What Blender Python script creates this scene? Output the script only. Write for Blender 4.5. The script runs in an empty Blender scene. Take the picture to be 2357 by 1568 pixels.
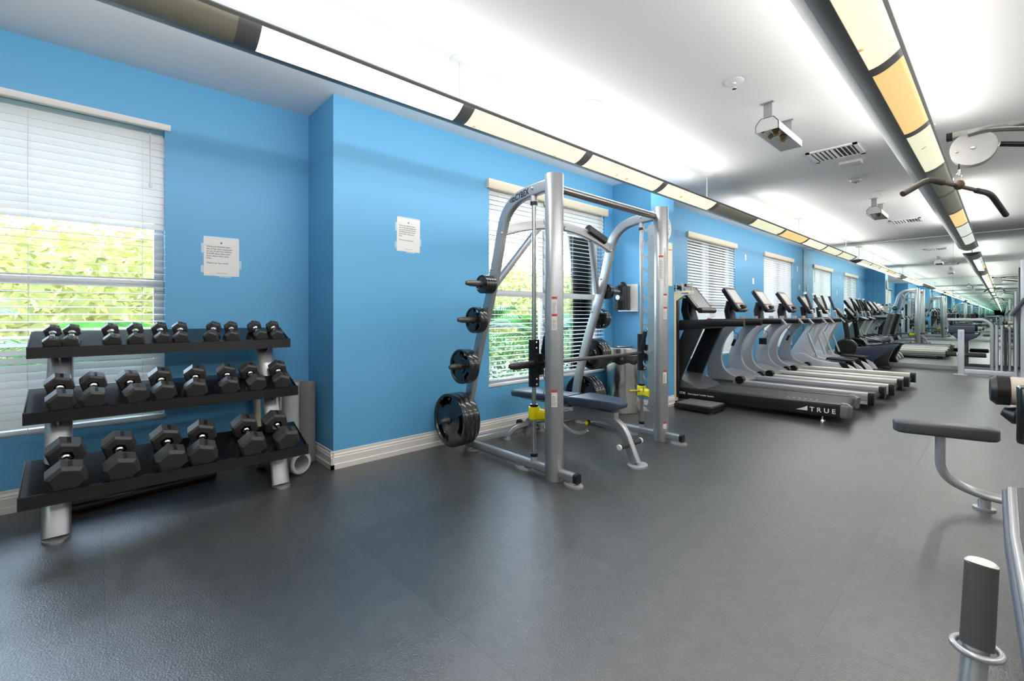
import bpy, bmesh, math, random
from mathutils import Vector, Matrix, Quaternion
random.seed(7)
S = bpy.context.scene
COL = S.collection
PI = math.pi
# ------------------------------------------------------------------ camera
F_PX, YAW, YH, CAMH = 1042.4, .8267, 724.6, 1.14
cd = bpy.data.cameras.new('camera'); cam = bpy.data.objects.new('camera', cd); COL.objects.link(cam)
cd.sensor_fit = 'HORIZONTAL'; cd.sensor_width = 36.0; cd.lens = F_PX / 2357 * 36.0
cd.shift_y = -(784 - YH) / 2357
cd.clip_start = .02; cd.clip_end = 200
cam.location = (0, 0, CAMH); cam.rotation_euler = (PI / 2, 0, YAW)
S.camera = cam
# ------------------------------------------------------------------ view, world, sun
vs = S.view_settings
vs.view_transform = 'Standard'; vs.look = 'None'; vs.gamma = 1.0; vs.use_curve_mapping = False; vs.exposure = 0.5
cy = S.cycles
cy.use_denoising = True
try: cy.denoiser = 'OPENIMAGEDENOISE'
except Exception: pass
cy.max_bounces = 16; cy.diffuse_bounces = 5; cy.glossy_bounces = 14; cy.transmission_bounces = 6; cy.transparent_max_bounces = 8
cy.sample_clamp_indirect = 6.0; cy.caustics_reflective = False; cy.caustics_refractive = False
cy.use_adaptive_sampling = True; cy.adaptive_threshold = .02
W = bpy.data.worlds.new('sky'); S.world = W; W.use_nodes = True
nt = W.node_tree; bg = nt.nodes['Background']
sky = nt.nodes.new('ShaderNodeTexSky'); sky.sky_type = 'PREETHAM' if False else 'HOSEK_WILKIE'
sky.sun_direction = (.4, -.3, .8); sky.turbidity = 3.0; sky.ground_albedo = .4
hs = nt.nodes.new('ShaderNodeHueSaturation'); hs.inputs['Saturation'].default_value = .45
nt.links.new(sky.outputs[0], hs.inputs['Color']); nt.links.new(hs.outputs[0], bg.inputs[0]); bg.inputs[1].default_value = 120.0
sd = bpy.data.lights.new('sun', 'SUN'); sd.energy = 9.0; sd.angle = .02; sd.color = (1, .96, .88)
so = bpy.data.objects.new('sun', sd); COL.objects.link(so)
so.rotation_euler = Vector((-.45, .30, -.84)).to_track_quat('-Z', 'Y').to_euler()
UP_W, DOWN_W, UP_T = 3.4, 6.5, math.radians(72)      # watts of each lit lamp panel, upward through the open trough and downward through the lens
# ------------------------------------------------------------------ materials
MATS = {}
def mat(name, col, rough=.5, metal=0.0, var=.06, scale=30.0, bump=0.0, bscale=200.0, emit=None, estr=0.0, coat=0.0, spec=None, stretch=None):
    if name in MATS: return MATS[name]
    m = bpy.data.materials.new(name); m.use_nodes = True; n = m.node_tree; b = n.nodes['Principled BSDF']
    b.inputs['Roughness'].default_value = rough; b.inputs['Metallic'].default_value = metal
    if coat: b.inputs['Coat Weight'].default_value = coat; b.inputs['Coat Roughness'].default_value = .08
    if spec is not None: b.inputs['Specular IOR Level'].default_value = spec
    tc = n.nodes.new('ShaderNodeTexCoord'); mp = n.nodes.new('ShaderNodeMapping')
    if stretch: mp.inputs['Scale'].default_value = stretch
    n.links.new(tc.outputs['Object'], mp.inputs[0])
    nz = n.nodes.new('ShaderNodeTexNoise'); nz.inputs['Scale'].default_value = scale; nz.inputs['Detail'].default_value = 4
    n.links.new(mp.outputs[0], nz.inputs['Vector'])
    mx = n.nodes.new('ShaderNodeMix'); mx.data_type = 'RGBA'
    mx.inputs[6].default_value = [c * (1 - var) for c in col] + [1]; mx.inputs[7].default_value = [min(1, c * (1 + var)) for c in col] + [1]
    n.links.new(nz.outputs[0], mx.inputs[0]); n.links.new(mx.outputs[2], b.inputs['Base Color'])
    if bump:
        n2 = n.nodes.new('ShaderNodeTexNoise'); n2.inputs['Scale'].default_value = bscale; n2.inputs['Detail'].default_value = 3
        n.links.new(tc.outputs['Object'], n2.inputs['Vector'])
        bp = n.nodes.new('ShaderNodeBump'); bp.inputs['Strength'].default_value = bump; bp.inputs['Distance'].default_value = .004
        n.links.new(n2.outputs[0], bp.inputs['Height']); n.links.new(bp.outputs[0], b.inputs['Normal'])
    if emit: b.inputs['Emission Color'].default_value = (*emit, 1); b.inputs['Emission Strength'].default_value = estr
    MATS[name] = m; return m
BLUE = mat('wall_paint_blue', (.105, .365, .62), .5, var=.03, scale=2.0, bump=.05, bscale=250)
WHITEW = mat('wall_paint_white', (.78, .78, .76), .6, var=.02)
CEIL = mat('ceiling_paint', (.86, .86, .86), .8, var=.015, scale=1.0)
TRIM = mat('trim_white', (.72, .70, .66), .4, var=.04, scale=8)
BLINDM = mat('blind_white', (.82, .82, .82), .45, var=.02)
def _tl():
    n = BLINDM.node_tree; b = n.nodes['Principled BSDF']; o = n.nodes['Material Output']; t = n.nodes.new('ShaderNodeBsdfTranslucent'); t.inputs[0].default_value = (.86, .87, .88, 1)
    mx = n.nodes.new('ShaderNodeMixShader'); mx.inputs[0].default_value = .30
    n.links.new(b.outputs[0], mx.inputs[1]); n.links.new(t.outputs[0], mx.inputs[2]); n.links.new(mx.outputs[0], o.inputs[0])
_tl()
VALM = mat('valance_cream', (.80, .72, .55), .45, var=.05, scale=5)
VALW = mat('valance_white', (.74, .73, .71), .45, var=.03, scale=5)
SILV = mat('silver_powder_coat', (.40, .41, .425), .34, .65, var=.04, scale=60, bump=.02, bscale=900)
SILVP = mat('silver_paint', (.42, .43, .45), .42, .35, var=.04, scale=40)
GREYP = mat('treadmill_grey', (.36, .37, .38), .35, .45, var=.05, scale=10)
CHROME = mat('chrome', (.80, .80, .79), .12, 1.0, var=.02)
STEEL = mat('brushed_stainless', (.62, .61, .59), .22, 1.0, var=.06, scale=40, stretch=(6, 6, .15))
GALV = mat('zinc_plate', (.42, .45, .45), .38, .8, var=.08, scale=25)
BLK = mat('black_plastic', (.009, .009, .010), .38, var=.2, spec=.35)
BLKG = mat('black_gloss_enamel', (.006, .0065, .008), .2, var=.1, coat=.35, spec=.4)
RUBBER = mat('black_rubber', (.035, .034, .033), .48, var=.25, scale=60, bump=.04, bscale=500)
PLATEM = mat('black_urethane_plate', (.012, .013, .014), .2, var=.2, coat=.3)
FOAM = mat('black_foam', (.03, .03, .032), .75, var=.2, scale=200)
VINYL = mat('dark_blue_vinyl', (.035, .05, .085), .38, var=.1, bump=.08, bscale=500)
VINYLG = mat('charcoal_vinyl', (.055, .058, .065), .42, var=.1, bump=.06, bscale=500)
YEL = mat('yellow_paint', (.85, .72, .0), .4, var=.04)
CREAM = mat('cream_enamel', (.74, .67, .50), .4, var=.04, scale=10)
PAPER = mat('white_paper', (.76, .75, .73), .7, var=.02)
INK = mat('grey_ink', (.10, .10, .11), .6)
LOGOB = mat('black_print', (.01, .01, .01), .5)
LOGOW = mat('white_print', (.85, .85, .85), .5)
REDP = mat('red_print', (.55, .04, .03), .5)
TEAL = mat('teal_plastic', (.02, .30, .26), .45)
BAG = mat('black_bag_film', (.012, .012, .013), .22, var=.3, bump=1.0, bscale=18)
BELT = mat('black_belt', (.028, .028, .028), .6, var=.2, scale=120)
RAILC = mat('pale_rail_aluminium', (.68, .66, .61), .42, .25, var=.05, scale=6)
HOUS = mat('pale_grey_shell', (.58, .60, .62), .35, .1, var=.03)
SCREEN = mat('console_screen', (.34, .33, .31), .45, var=.08, scale=8)
FIXM = mat('fixture_grey_metal', (.22, .225, .22), .42, .2, var=.06, scale=5)
FIXW = mat('fixture_pale_wing', (.72, .73, .74), .5, 0, var=.05, scale=3)
def _tw():
    n = FIXW.node_tree; b = n.nodes['Principled BSDF']; o = n.nodes['Material Output']; t = n.nodes.new('ShaderNodeBsdfTranslucent'); t.inputs[0].default_value = (.8, .8, .8, 1)
    mx = n.nodes.new('ShaderNodeMixShader'); mx.inputs[0].default_value = .4
    n.links.new(b.outputs[0], mx.inputs[1]); n.links.new(t.outputs[0], mx.inputs[2]); n.links.new(mx.outputs[0], o.inputs[0])
_tw()
DARK = mat('dark_void', (.01, .01, .01), .8)
def glassmat():
    m = bpy.data.materials.new('window_glass'); m.use_nodes = True; n = m.node_tree; n.nodes.clear()
    o = n.nodes.new('ShaderNodeOutputMaterial'); t = n.nodes.new('ShaderNodeBsdfTransparent'); g = n.nodes.new('ShaderNodeBsdfGlossy'); mx = n.nodes.new('ShaderNodeMixShader'); fr = n.nodes.new('ShaderNodeFresnel')
    t.inputs[0].default_value = (.93, .97, .97, 1); g.inputs['Roughness'].default_value = .02; fr.inputs[0].default_value = 1.3
    n.links.new(fr.outputs[0], mx.inputs[0]); n.links.new(t.outputs[0], mx.inputs[1]); n.links.new(g.outputs[0], mx.inputs[2]); n.links.new(mx.outputs[0], o.inputs[0]); return m
GLASS = glassmat()
def mirrormat():
    m = bpy.data.materials.new('mirror_silvering'); m.use_nodes = True; n = m.node_tree; b = n.nodes['Principled BSDF']
    b.inputs['Base Color'].default_value = (.85, .93, .90, 1); b.inputs['Metallic'].default_value = 1; b.inputs['Roughness'].default_value = 0.0
    nz = n.nodes.new('ShaderNodeTexNoise'); nz.inputs['Scale'].default_value = .9; nz.inputs['Detail'].default_value = 0
    tc = n.nodes.new('ShaderNodeTexCoord'); n.links.new(tc.outputs['Object'], nz.inputs['Vector'])
    bp = n.nodes.new('ShaderNodeBump'); bp.inputs['Strength'].default_value = .02; bp.inputs['Distance'].default_value = .01
    n.links.new(nz.outputs[0], bp.inputs['Height']); n.links.new(bp.outputs[0], b.inputs['Normal']); return m
MIRROR = mirrormat()
def floormat():
    m = bpy.data.materials.new('rubber_floor'); m.use_nodes = True; n = m.node_tree; b = n.nodes['Principled BSDF']; N = n.nodes.new; L = n.links.new
    tc = N('ShaderNodeTexCoord'); sep = N('ShaderNodeSeparateXYZ'); L(tc.outputs['Object'], sep.inputs[0])
    def M(op, a, bb=None, c=None):
        x = N('ShaderNodeMath'); x.operation = op
        for i, v in enumerate((a, bb, c)):
            if v is None: continue
            if isinstance(v, (int, float)): x.inputs[i].default_value = v
            else: L(v, x.inputs[i])
        return x.outputs[0]
    u = M('DIVIDE', M('ADD', sep.outputs[0], .448 + 9.35), .935); row = M('FLOOR', u); fu = M('FRACT', u)
    v = M('DIVIDE', M('ADD', sep.outputs[1], 18.7 - .03), .935); fv = M('FRACT', v)
    du = M('MULTIPLY', M('MINIMUM', fu, M('SUBTRACT', 1.0, fu)), .935); dv = M('MULTIPLY', M('MINIMUM', fv, M('SUBTRACT', 1.0, fv)), .935)
    sn = N('ShaderNodeTexNoise'); sn.inputs['Scale'].default_value = .9; sn.inputs['Detail'].default_value = 1; L(tc.outputs['Object'], sn.inputs['Vector'])
    seam = M('MULTIPLY', M('LESS_THAN', M('MINIMUM', du, dv), .0026), M('MULTIPLY', M('GREATER_THAN', sn.outputs[0], .44), .8))
    cell = N('ShaderNodeTexWhiteNoise'); cell.noise_dimensions = '2D'; cb = N('ShaderNodeCombineXYZ'); L(row, cb.inputs[0]); L(M('FLOOR', v), cb.inputs[1]); L(cb.outputs[0], cell.inputs[0])
    big = N('ShaderNodeTexNoise'); big.inputs['Scale'].default_value = 1.3; big.inputs['Detail'].default_value = 5; L(tc.outputs['Object'], big.inputs['Vector'])
    fine = N('ShaderNodeTexNoise'); fine.inputs['Scale'].default_value = 90; fine.inputs['Detail'].default_value = 3; L(tc.outputs['Object'], fine.inputs['Vector'])
    val = M('ADD', M('MULTIPLY', big.outputs[0], .035), M('ADD', M('MULTIPLY', cell.outputs[0], .018), M('MULTIPLY', fine.outputs[0], .07)))
    mid = N('ShaderNodeTexNoise'); mid.inputs['Scale'].default_value = 14; mid.inputs['Detail'].default_value = 6; L(tc.outputs['Object'], mid.inputs['Vector'])
    val = M('ADD', val, M('SUBTRACT', M('MULTIPLY', mid.outputs[0], .05), .042))
    # pale dust specks gathered in a patch
    vor = N('ShaderNodeTexVoronoi'); vor.inputs['Scale'].default_value = 70; L(tc.outputs['Object'], vor.inputs['Vector'])
    vp = N('ShaderNodeTexNoise'); vp.inputs['Scale'].default_value = 1.1; mp = N('ShaderNodeMapping'); mp.inputs['Location'].default_value = (3.1, .4, 0); L(tc.outputs['Object'], mp.inputs[0]); L(mp.outputs[0], vp.inputs['Vector'])
    sp = M('MULTIPLY', M('LESS_THAN', vor.outputs[0], .16), M('GREATER_THAN', M('MULTIPLY', vor.outputs[0 if False else 'Color'], 1.0), .80))
    sp = M('MULTIPLY', sp, M('GREATER_THAN', vp.outputs[0], .56))
    val = M('ADD', val, M('MULTIPLY', sp, .16)); val = M('MULTIPLY', val, M('SUBTRACT', 1.0, M('MULTIPLY', seam, .75)))
    cc = N('ShaderNodeCombineColor'); L(M('MULTIPLY', val, 1.0), cc.inputs[0]); L(M('MULTIPLY', val, .985), cc.inputs[1]); L(M('MULTIPLY', val, .98), cc.inputs[2]); L(cc.outputs[0], b.inputs['Base Color'])
    L(M('ADD', M('MULTIPLY', big.outputs[0], .05), .29), b.inputs['Roughness'])
    b.inputs['Specular IOR Level'].default_value = .8; b.inputs['IOR'].default_value = 1.75
    bn = N('ShaderNodeTexNoise'); bn.inputs['Scale'].default_value = 150; bn.inputs['Detail'].default_value = 4; L(tc.outputs['Object'], bn.inputs['Vector'])
    h = M('SUBTRACT', bn.outputs[0], M('MULTIPLY', seam, 1.5))
    bp = N('ShaderNodeBump'); bp.inputs['Strength'].default_value = .5; bp.inputs['Distance'].default_value = .004; L(h, bp.inputs['Height']); L(bp.outputs[0], b.inputs['Normal'])
    return m
# ------------------------------------------------------------------ mesh builder
V = Vector
class MB:
    def __init__(s): s.v = []; s.f = []; s.m = []; s.mi = 0
    def add(s, vs, fs):
        o = len(s.v); s.v += [V(p) for p in vs]; s.f += [tuple(i + o for i in f) for f in fs]; s.m += [s.mi] * len(fs); return s
    def box(s, c, d, rot=None):
        x, y, z = d[0] / 2, d[1] / 2, d[2] / 2
        P = [V((a, b, e)) for a in (-x, x) for b in (-y, y) for e in (-z, z)]
        if rot is not None: P = [rot @ p for p in P]
        c = V(c)
        return s.add([p + c for p in P], [(0, 1, 3, 2), (4, 6, 7, 5), (0, 4, 5, 1), (2, 3, 7, 6), (0, 2, 6, 4), (1, 5, 7, 3)])
    def bb(s, a, b):
        a = V(a); b = V(b); return s.box((a + b) / 2, [abs(b[i] - a[i]) for i in range(3)])
    def sweep(s, pts, prof, side=None, cap=True, scale=None, closed=False):
        pts = [V(p) for p in pts]; n = len(pts); k = len(prof); vs = []; last = None
        for i, p in enumerate(pts):
            if closed: t = (pts[(i + 1) % n] - pts[i - 1])
            else: t = pts[min(i + 1, n - 1)] - pts[max(i - 1, 0)]
            t = t.normalized() if t.length > 1e-9 else V((0, 0, 1))
            if side is not None: u = V(side) - t * t.dot(V(side))
            elif last is not None: u = last - t * t.dot(last)
            else:
                u = t.cross(V((0, 0, 1)));
                if u.length < .05: u = V((0, 1, 0)) - t * t.y
            u = u.normalized(); last = u; w = t.cross(u)
            q = 1 if scale is None else scale[i]
            vs += [p + (u * a + w * b) * q for a, b in prof]
        fs = []
        for i in range(n if closed else n - 1):
            j = (i + 1) % n
            for e in range(k): fs.append((i * k + e, i * k + (e + 1) % k, j * k + (e + 1) % k, j * k + e))
        if cap and not closed: fs.append(tuple(reversed(range(k)))); fs.append(tuple((n - 1) * k + e for e in range(k)))
        return s.add(vs, fs)
    def tube(s, pts, r, n=16, **k):
        if isinstance(r, (list, tuple)): return s.sweep(pts, circ(1, n), scale=r, **k)
        return s.sweep(pts, circ(r, n), **k)
    def lathe(s, o, ax, prof, n=32, cap=False):
        # prof: list of (radius, distance along axis)
        ax = V(ax).normalized(); u = ax.orthogonal().normalized(); w = ax.cross(u); o = V(o); vs = []; k = len(prof)
        for i in range(n):
            a = 2 * PI * i / n; d = u * math.cos(a) + w * math.sin(a)
            vs += [o + d * r + ax * h for r, h in prof]
        fs = [(i * k + j, ((i + 1) % n) * k + j, ((i + 1) % n) * k + j + 1, i * k + j + 1) for i in range(n) for j in range(k - 1)]
        if cap: fs.append(tuple(i * k for i in reversed(range(n)))); fs.append(tuple(i * k + k - 1 for i in range(n)))
        return s.add(vs, fs)
    def cyl(s, a, b, r, n=24, r2=None, ch=0.0):
        a = V(a); b = V(b); L = (b - a).length; r2 = r if r2 is None else r2
        pr = [(r - ch, 0), (r, ch), (r2, L - ch), (r2 - ch, L)] if ch else [(r, 0), (r2, L)]
        return s.lathe(a, b - a, pr, n, True)
    def prism(s, poly, a, b):
        # poly: 3-D points of one face, extruded from offset a to offset b
        a = V(a); b = V(b); n = len(poly); vs = [V(p) + a for p in poly] + [V(p) + b for p in poly]
        return s.add(vs, [tuple(reversed(range(n))), tuple(range(n, 2 * n))] + [(i, (i + 1) % n, n + (i + 1) % n, n + i) for i in range(n)])
    def sphere(s, c, r, n=16, m=10, sc=(1, 1, 1)):
        c = V(c); pr = []; vs = [c + V((0, 0, -r * sc[2]))]
        for j in range(1, m):
            ph = -PI / 2 + PI * j / m
            for i in range(n): vs.append(c + V((math.cos(ph) * math.cos(2 * PI * i / n) * r * sc[0], math.cos(ph) * math.sin(2 * PI * i / n) * r * sc[1], math.sin(ph) * r * sc[2])))
        vs.append(c + V((0, 0, r * sc[2]))); L = len(vs) - 1
        fs = [(0, 1 + (i + 1) % n, 1 + i) for i in range(n)]
        for j in range(m - 2):
            for i in range(n): a = 1 + j * n; fs.append((a + i, a + (i + 1) % n, a + n + (i + 1) % n, a + n + i))
        fs += [(L, 1 + (m - 2) * n + i, 1 + (m - 2) * n + (i + 1) % n) for i in range(n)]
        return s.add(vs, fs)
    def build(s, name, mats, parent=None, world=False, bevel=0, seg=2, flat=False, ang=35):
        me = bpy.data.meshes.new(name); off = parent.location if (world and parent is not None) else V((0, 0, 0))
        me.from_pydata([p - off for p in s.v], [], s.f)
        for m in (mats if isinstance(mats, (list, tuple)) else [mats]): me.materials.append(m)
        for p, i in zip(me.polygons, s.m): p.material_index = i
        bm = bmesh.new(); bm.from_mesh(me); bmesh.ops.recalc_face_normals(bm, faces=bm.faces)
        if bevel: 
            es = [e for e in bm.edges if len(e.link_faces) == 2 and e.calc_face_angle(0) > .6]
            bmesh.ops.bevel(bm, geom=es, offset=bevel, segments=seg, profile=.6, affect='EDGES', clamp_overlap=True)
        bm.to_mesh(me); bm.free()
        if not flat:
            me.shade_smooth(); me.set_sharp_from_angle(angle=math.radians(ang))
        o = bpy.data.objects.new(name, me); COL.objects.link(o)
        if parent is not None: o.parent = parent
        return o
def circ(r, n=16): return [(r * math.cos(2 * PI * i / n), r * math.sin(2 * PI * i / n)) for i in range(n)]
def rrect(w, h, r, n=4):
    out = []
    for cx, cy_, a0 in ((w / 2 - r, h / 2 - r, 0), (-w / 2 + r, h / 2 - r, PI / 2), (-w / 2 + r, -h / 2 + r, PI), (w / 2 - r, -h / 2 + r, 1.5 * PI)):
        for i in range(n + 1): a = a0 + PI / 2 * i / n; out.append((cx + r * math.cos(a), cy_ + r * math.sin(a)))
    return out
def oval(a, b, n=20): return [(a * math.cos(2 * PI * i / n), b * math.sin(2 * PI * i / n)) for i in range(n)]
def fillet(pts, r, n=6):
    pts = [V(p) for p in pts]; out = [pts[0]]
    for i in range(1, len(pts) - 1):
        a, p, b = pts[i - 1], pts[i], pts[i + 1]; q = min(r, (a - p).length * .49, (b - p).length * .49)
        A = p + (a - p).normalized() * q; B = p + (b - p).normalized() * q
        for k in range(n + 1): t = k / n; out.append(A * (1 - t) ** 2 + p * 2 * t * (1 - t) + B * t * t)
    out.append(pts[-1]); return out
def spline(pts, n=6):
    pts = [V(p) for p in pts]; P = [pts[0] * 2 - pts[1]] + pts + [pts[-1] * 2 - pts[-2]]; out = []
    for i in range(1, len(P) - 2):
        a, b, c, d = P[i - 1:i + 3]
        for k in range(n):
            t = k / n; out.append(.5 * ((2 * b) + (c - a) * t + (2 * a - 5 * b + 4 * c - d) * t * t + (3 * b - a - 3 * c + d) * t ** 3))
    out.append(pts[-1]); return out
def thing(name, label, cat, loc=(0, 0, 0), rz=0, group=None):
    o = bpy.data.objects.new(name, None); COL.objects.link(o); o.location = loc; o.rotation_euler = (0, 0, rz); o.empty_display_size = .1
    o['label'] = label; o['category'] = cat
    if group: o['group'] = group
    return o
def tag(o, label, cat, group=None, kind=None):
    if label: o['label'] = label
    if cat: o['category'] = cat
    if group: o['group'] = group
    if kind: o['kind'] = kind
    return o
def struct(name, mb, m, **k):
    o = mb.build(name, m, **k); o['kind'] = 'structure'; return o
def copy_tree(o, parent=None, label=None, loc=None, rz=None):
    c = o.copy(); COL.objects.link(c); c.parent = parent
    if label: c['label'] = label
    if loc is not None: c.location = loc
    if rz is not None: c.rotation_euler = (0, 0, rz)
    for ch in list(o.children): copy_tree(ch, c)
    return c
def text(name, s, size, m, parent, mtx, align='LEFT', bold=0.0, depth=.0004, sx=1.0, shear=0.0, line=1.0):
    cu = bpy.data.curves.new(name, 'FONT'); cu.body = s; cu.size = size; cu.align_x = align; cu.extrude = depth; cu.offset = bold; cu.shear = shear; cu.space_line = line; cu.resolution_u = 3
    t = bpy.data.objects.new(name + '_src', cu); COL.objects.link(t); dg = bpy.context.evaluated_depsgraph_get()
    me = bpy.data.meshes.new_from_object(t.evaluated_get(dg)); bpy.data.objects.remove(t); bpy.data.curves.remove(cu)
    for v in me.vertices: v.co.x *= sx
    me.materials.clear(); me.materials.append(m)
    me.transform(mtx); o = bpy.data.objects.new(name, me); COL.objects.link(o)
    if parent is not None: o.parent = parent
    return o
def frame(o, xd, yd):
    xd = V(xd).normalized(); yd = V(yd); yd = (yd - xd * yd.dot(xd)).normalized(); z = xd.cross(yd)
    M = Matrix((xd, yd, z)).transposed().to_4x4(); M.translation = V(o); return M
# ------------------------------------------------------------------ room shell
H = 2.772; XA, XB, XC = -3.354, -3.879, -2.814; Y1, Y2, Y3, YM, YB = 1.294, 4.813, 5.362, 12.854, -1.95; XR = 3.4
WZ0, WZ1 = .43, 2.43
WINS = [(XB, -1.60, .37), (XA, 2.768, 4.666), (XA, 6.80, 8.69), (XA, 10.126, 12.02)]
struct('floor', MB().bb((XB - .3, YB - .3, -.12), (XR + .3, YM + .3, 0)), floormat(), flat=True)
struct('ceiling', MB().bb((XB - .3, YB - .3, H), (XR + .3, YM + .3, H + .3)), CEIL, flat=True)
mb = MB(); T = .22
def wallrun(mb, x, a, b, wins):
    cur = a
    for y0, y1 in wins:
        mb.bb((x - T, cur, 0), (x, y0, H)); mb.bb((x - T, y0, 0), (x, y1, WZ0)); mb.bb((x - T, y0, WZ1), (x, y1, H)); cur = y1
    mb.bb((x - T, cur, 0), (x, b, H))
wallrun(mb, XA, Y1, YM, [(a + .02, b - .02) for x, a, b in WINS[1:]])
wallrun(mb, XB, YB, Y1, [(WINS[0][1] + .02, WINS[0][2] - .02)])
mb.bb((XB - T, Y1, 0), (XA - T, Y1 + .2, H))
struct('wall_left', mb, BLUE, flat=True)
struct('wall_pier', MB().bb((XA, Y2, 0), (XC, Y3, H)), BLUE, flat=True)
struct('wall_front', MB().bb((XB - T, YM + .012, 0), (XR, YM + .2, H)), WHITEW, flat=True)
struct('wall_back', MB().bb((XB - T, YB - .2, 0), (XR, YB, H)), WHITEW, flat=True)
struct('wall_right', MB().bb((XR, YB, 0), (XR + .2, YM, H)), WHITEW, flat=True)
# mirrors over both short walls
def mirror(name, y, z0, z1, xs, lab, d):
    t = thing(name, lab, 'mirror', (0, y, 0))
    for a, b in zip(xs[:-1], xs[1:]):
        MB().bb((a + .0015, 0, z0), (b - .0015, d, z1)).build('mirror_pane', MIRROR, t, flat=True)
    if d > 0: MB().bb((xs[0], -.004, z0), (xs[0] + .008, 0, z1)).build('edge_seal', BLK, t, flat=True)
    MB().bb((xs[0], -.012 if d > 0 else -.0, .02), (xs[-1], .012, z0)).build('base_channel', SILV, t, flat=True)
    return t
mirror('wall_mirror', YM, .10, H - .02, [XA, -2.0, -.7, .6, 1.9, XR], 'wall-wide mirror of tall panes on the end wall past the treadmills', .010)
mirror('wall_mirror', YB + .012, .10, H - .02, [XB, -2.4, -.9, .6, 2.1, XR], 'mirror on the wall behind the photographer, seen as repeating rooms', -.010)
# baseboards
BP = [(0, 0), (.022, 0), (.022, .035), (.015, .04), (.015, .085), (.010, .092), (.012, .10), (.006, .112), (.006, .128), (0, .13)]
def base(name, x, y, x2, y2, nx, ny):
    poly = [V((x + nx * a, y + ny * a, z)) for a, z in BP]
    struct(name, MB().prism(poly, (0, 0, 0), (x2 - x, y2 - y, 0)), TRIM, flat=True)
base('baseboard_left', XA, Y1 - .022, XA, Y2, 1, 0); base('baseboard_left_recess', XB, YB, XB, Y1, 1, 0)
base('baseboard_return', XB, Y1, XA + .022, Y1, 0, -1); base('baseboard_pier', XA, Y2, XC + .022, Y2, 0, -1)
base('baseboard_pier_face', XC, Y2 - .022, XC, Y3, 1, 0); base('baseboard_left_far', XA, Y3, XA, YM - .02, 1, 0)
# windows: frame + glass, and a blind as a thing of its own
def window(i, x, y0, y1):
    fr = MB(); xo = x - .14; cy = (y0 + y1) / 2; m = .05
    for a, b in ((y0, cy), (cy, y1)):
        for s0, s1 in ((a + .02, a + .02 + m), (b - m - .02, b - .02)): fr.bb((xo - .04, s0, WZ0), (xo + .03, s1, WZ1))
        for z in (WZ0 + .03, 1.36, WZ1 - .04): fr.bb((xo - .036, a + .02 + m, z - .03), (xo + .026, b - m - .02, z + .03))
    fr.bb((xo - .05, cy - .03, WZ0), (xo + .045, cy + .03, WZ1))
    fr.bb((x - .21, y0, WZ0 - .0), (x - .02, y1, WZ0 + .015))
    f = struct('window_%d' % i, fr, TRIM, flat=True)
    g = MB().bb((xo - .006, y0 + .02, WZ0), (xo - .001, y1 - .02, WZ1)).build('window_pane', GLASS, f, flat=True)
    return f
def blind(i, x, y0, y1, tilts, lab, vm):
    t = thing('window_blind', lab, 'blind', (x, (y0 + y1) / 2, WZ0), 0, 'white slatted blinds in the left wall windows')
    w = (y1 - y0); hw = w / 2; Z = WZ1 - WZ0
    vp = [(-.02, Z - .075), (.030, Z - .075), (.036, Z - .06), (.036, Z + .012), (-.02, Z + .012)] if i else [(-.02, Z - .035), (.010, Z - .035), (.014, Z - .03), (.014, Z + .006), (-.02, Z + .006)]
    MB().prism([V((a, -hw - .012, b)) for a, b in vp], (0, 0, 0), (0, w + .024, 0)).build('valance', vm, t, flat=True)
    n = 41; pitch = (Z - .13) / n; sl = MB()
    for k in range(n):
        z = .05 + pitch * (k + .5); u = (k + .5) / n; a = math.radians(tilts(u)) + random.uniform(-.02, .02)
        R = Matrix.Rotation(-a, 3, 'Y'); sl.box((-.022, random.uniform(-.002, .002), z), (.050, w - .03, .0028), R)
    sl.build('slats', BLINDM, t, flat=True)
    MB().bb((-.048, -hw + .012, .012), (.004, hw - .012, .036)).build('bottom_rail', BLINDM, t, bevel=.004)
    c = MB()
    for q in (-.86, -.33, .33, .86):
        for dx in (-.048, .004): c.cyl((dx, q * hw, .03), (dx, q * hw, Z - .07), .0012, 6)
    c.build('ladder_cords', BLINDM, t)
    wd = MB().cyl((.022, hw * .90, Z - .42), (.022, hw * .90, Z - .075), .004, 8); wd.cyl((.022, hw * .90, Z - .44), (.022, hw * .90, Z - .415), .009, 8); wd.build('tilt_wand', BLINDM, t)
    return t
def sm(u, a, b): t = max(0, min(1, (u - a) / (b - a))); return t * t * (3 - 2 * t)
TL = [lambda u: -70 * sm(u, .62, .70) - 52 * (1 - sm(u, .14, .34)) - 6,
      lambda u: -66 * sm(u, .80, .88) - 4,
      lambda u: -70 if u < .40 else -50,
      lambda u: -70]
LB = ['white slatted blind of the nearest window, behind the dumbbell rack', 'white slatted blind with open slats behind the smith machine', 'white slatted blind of the window behind the black treadmill', 'white slatted blind of the window nearest the mirror wall']
for i, (x, a, b) in enumerate(WINS):
    window(i + 1, x, a, b); blind(i, x, a, b, TL[i], LB[i], VALW if i == 0 else VALM)
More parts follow.
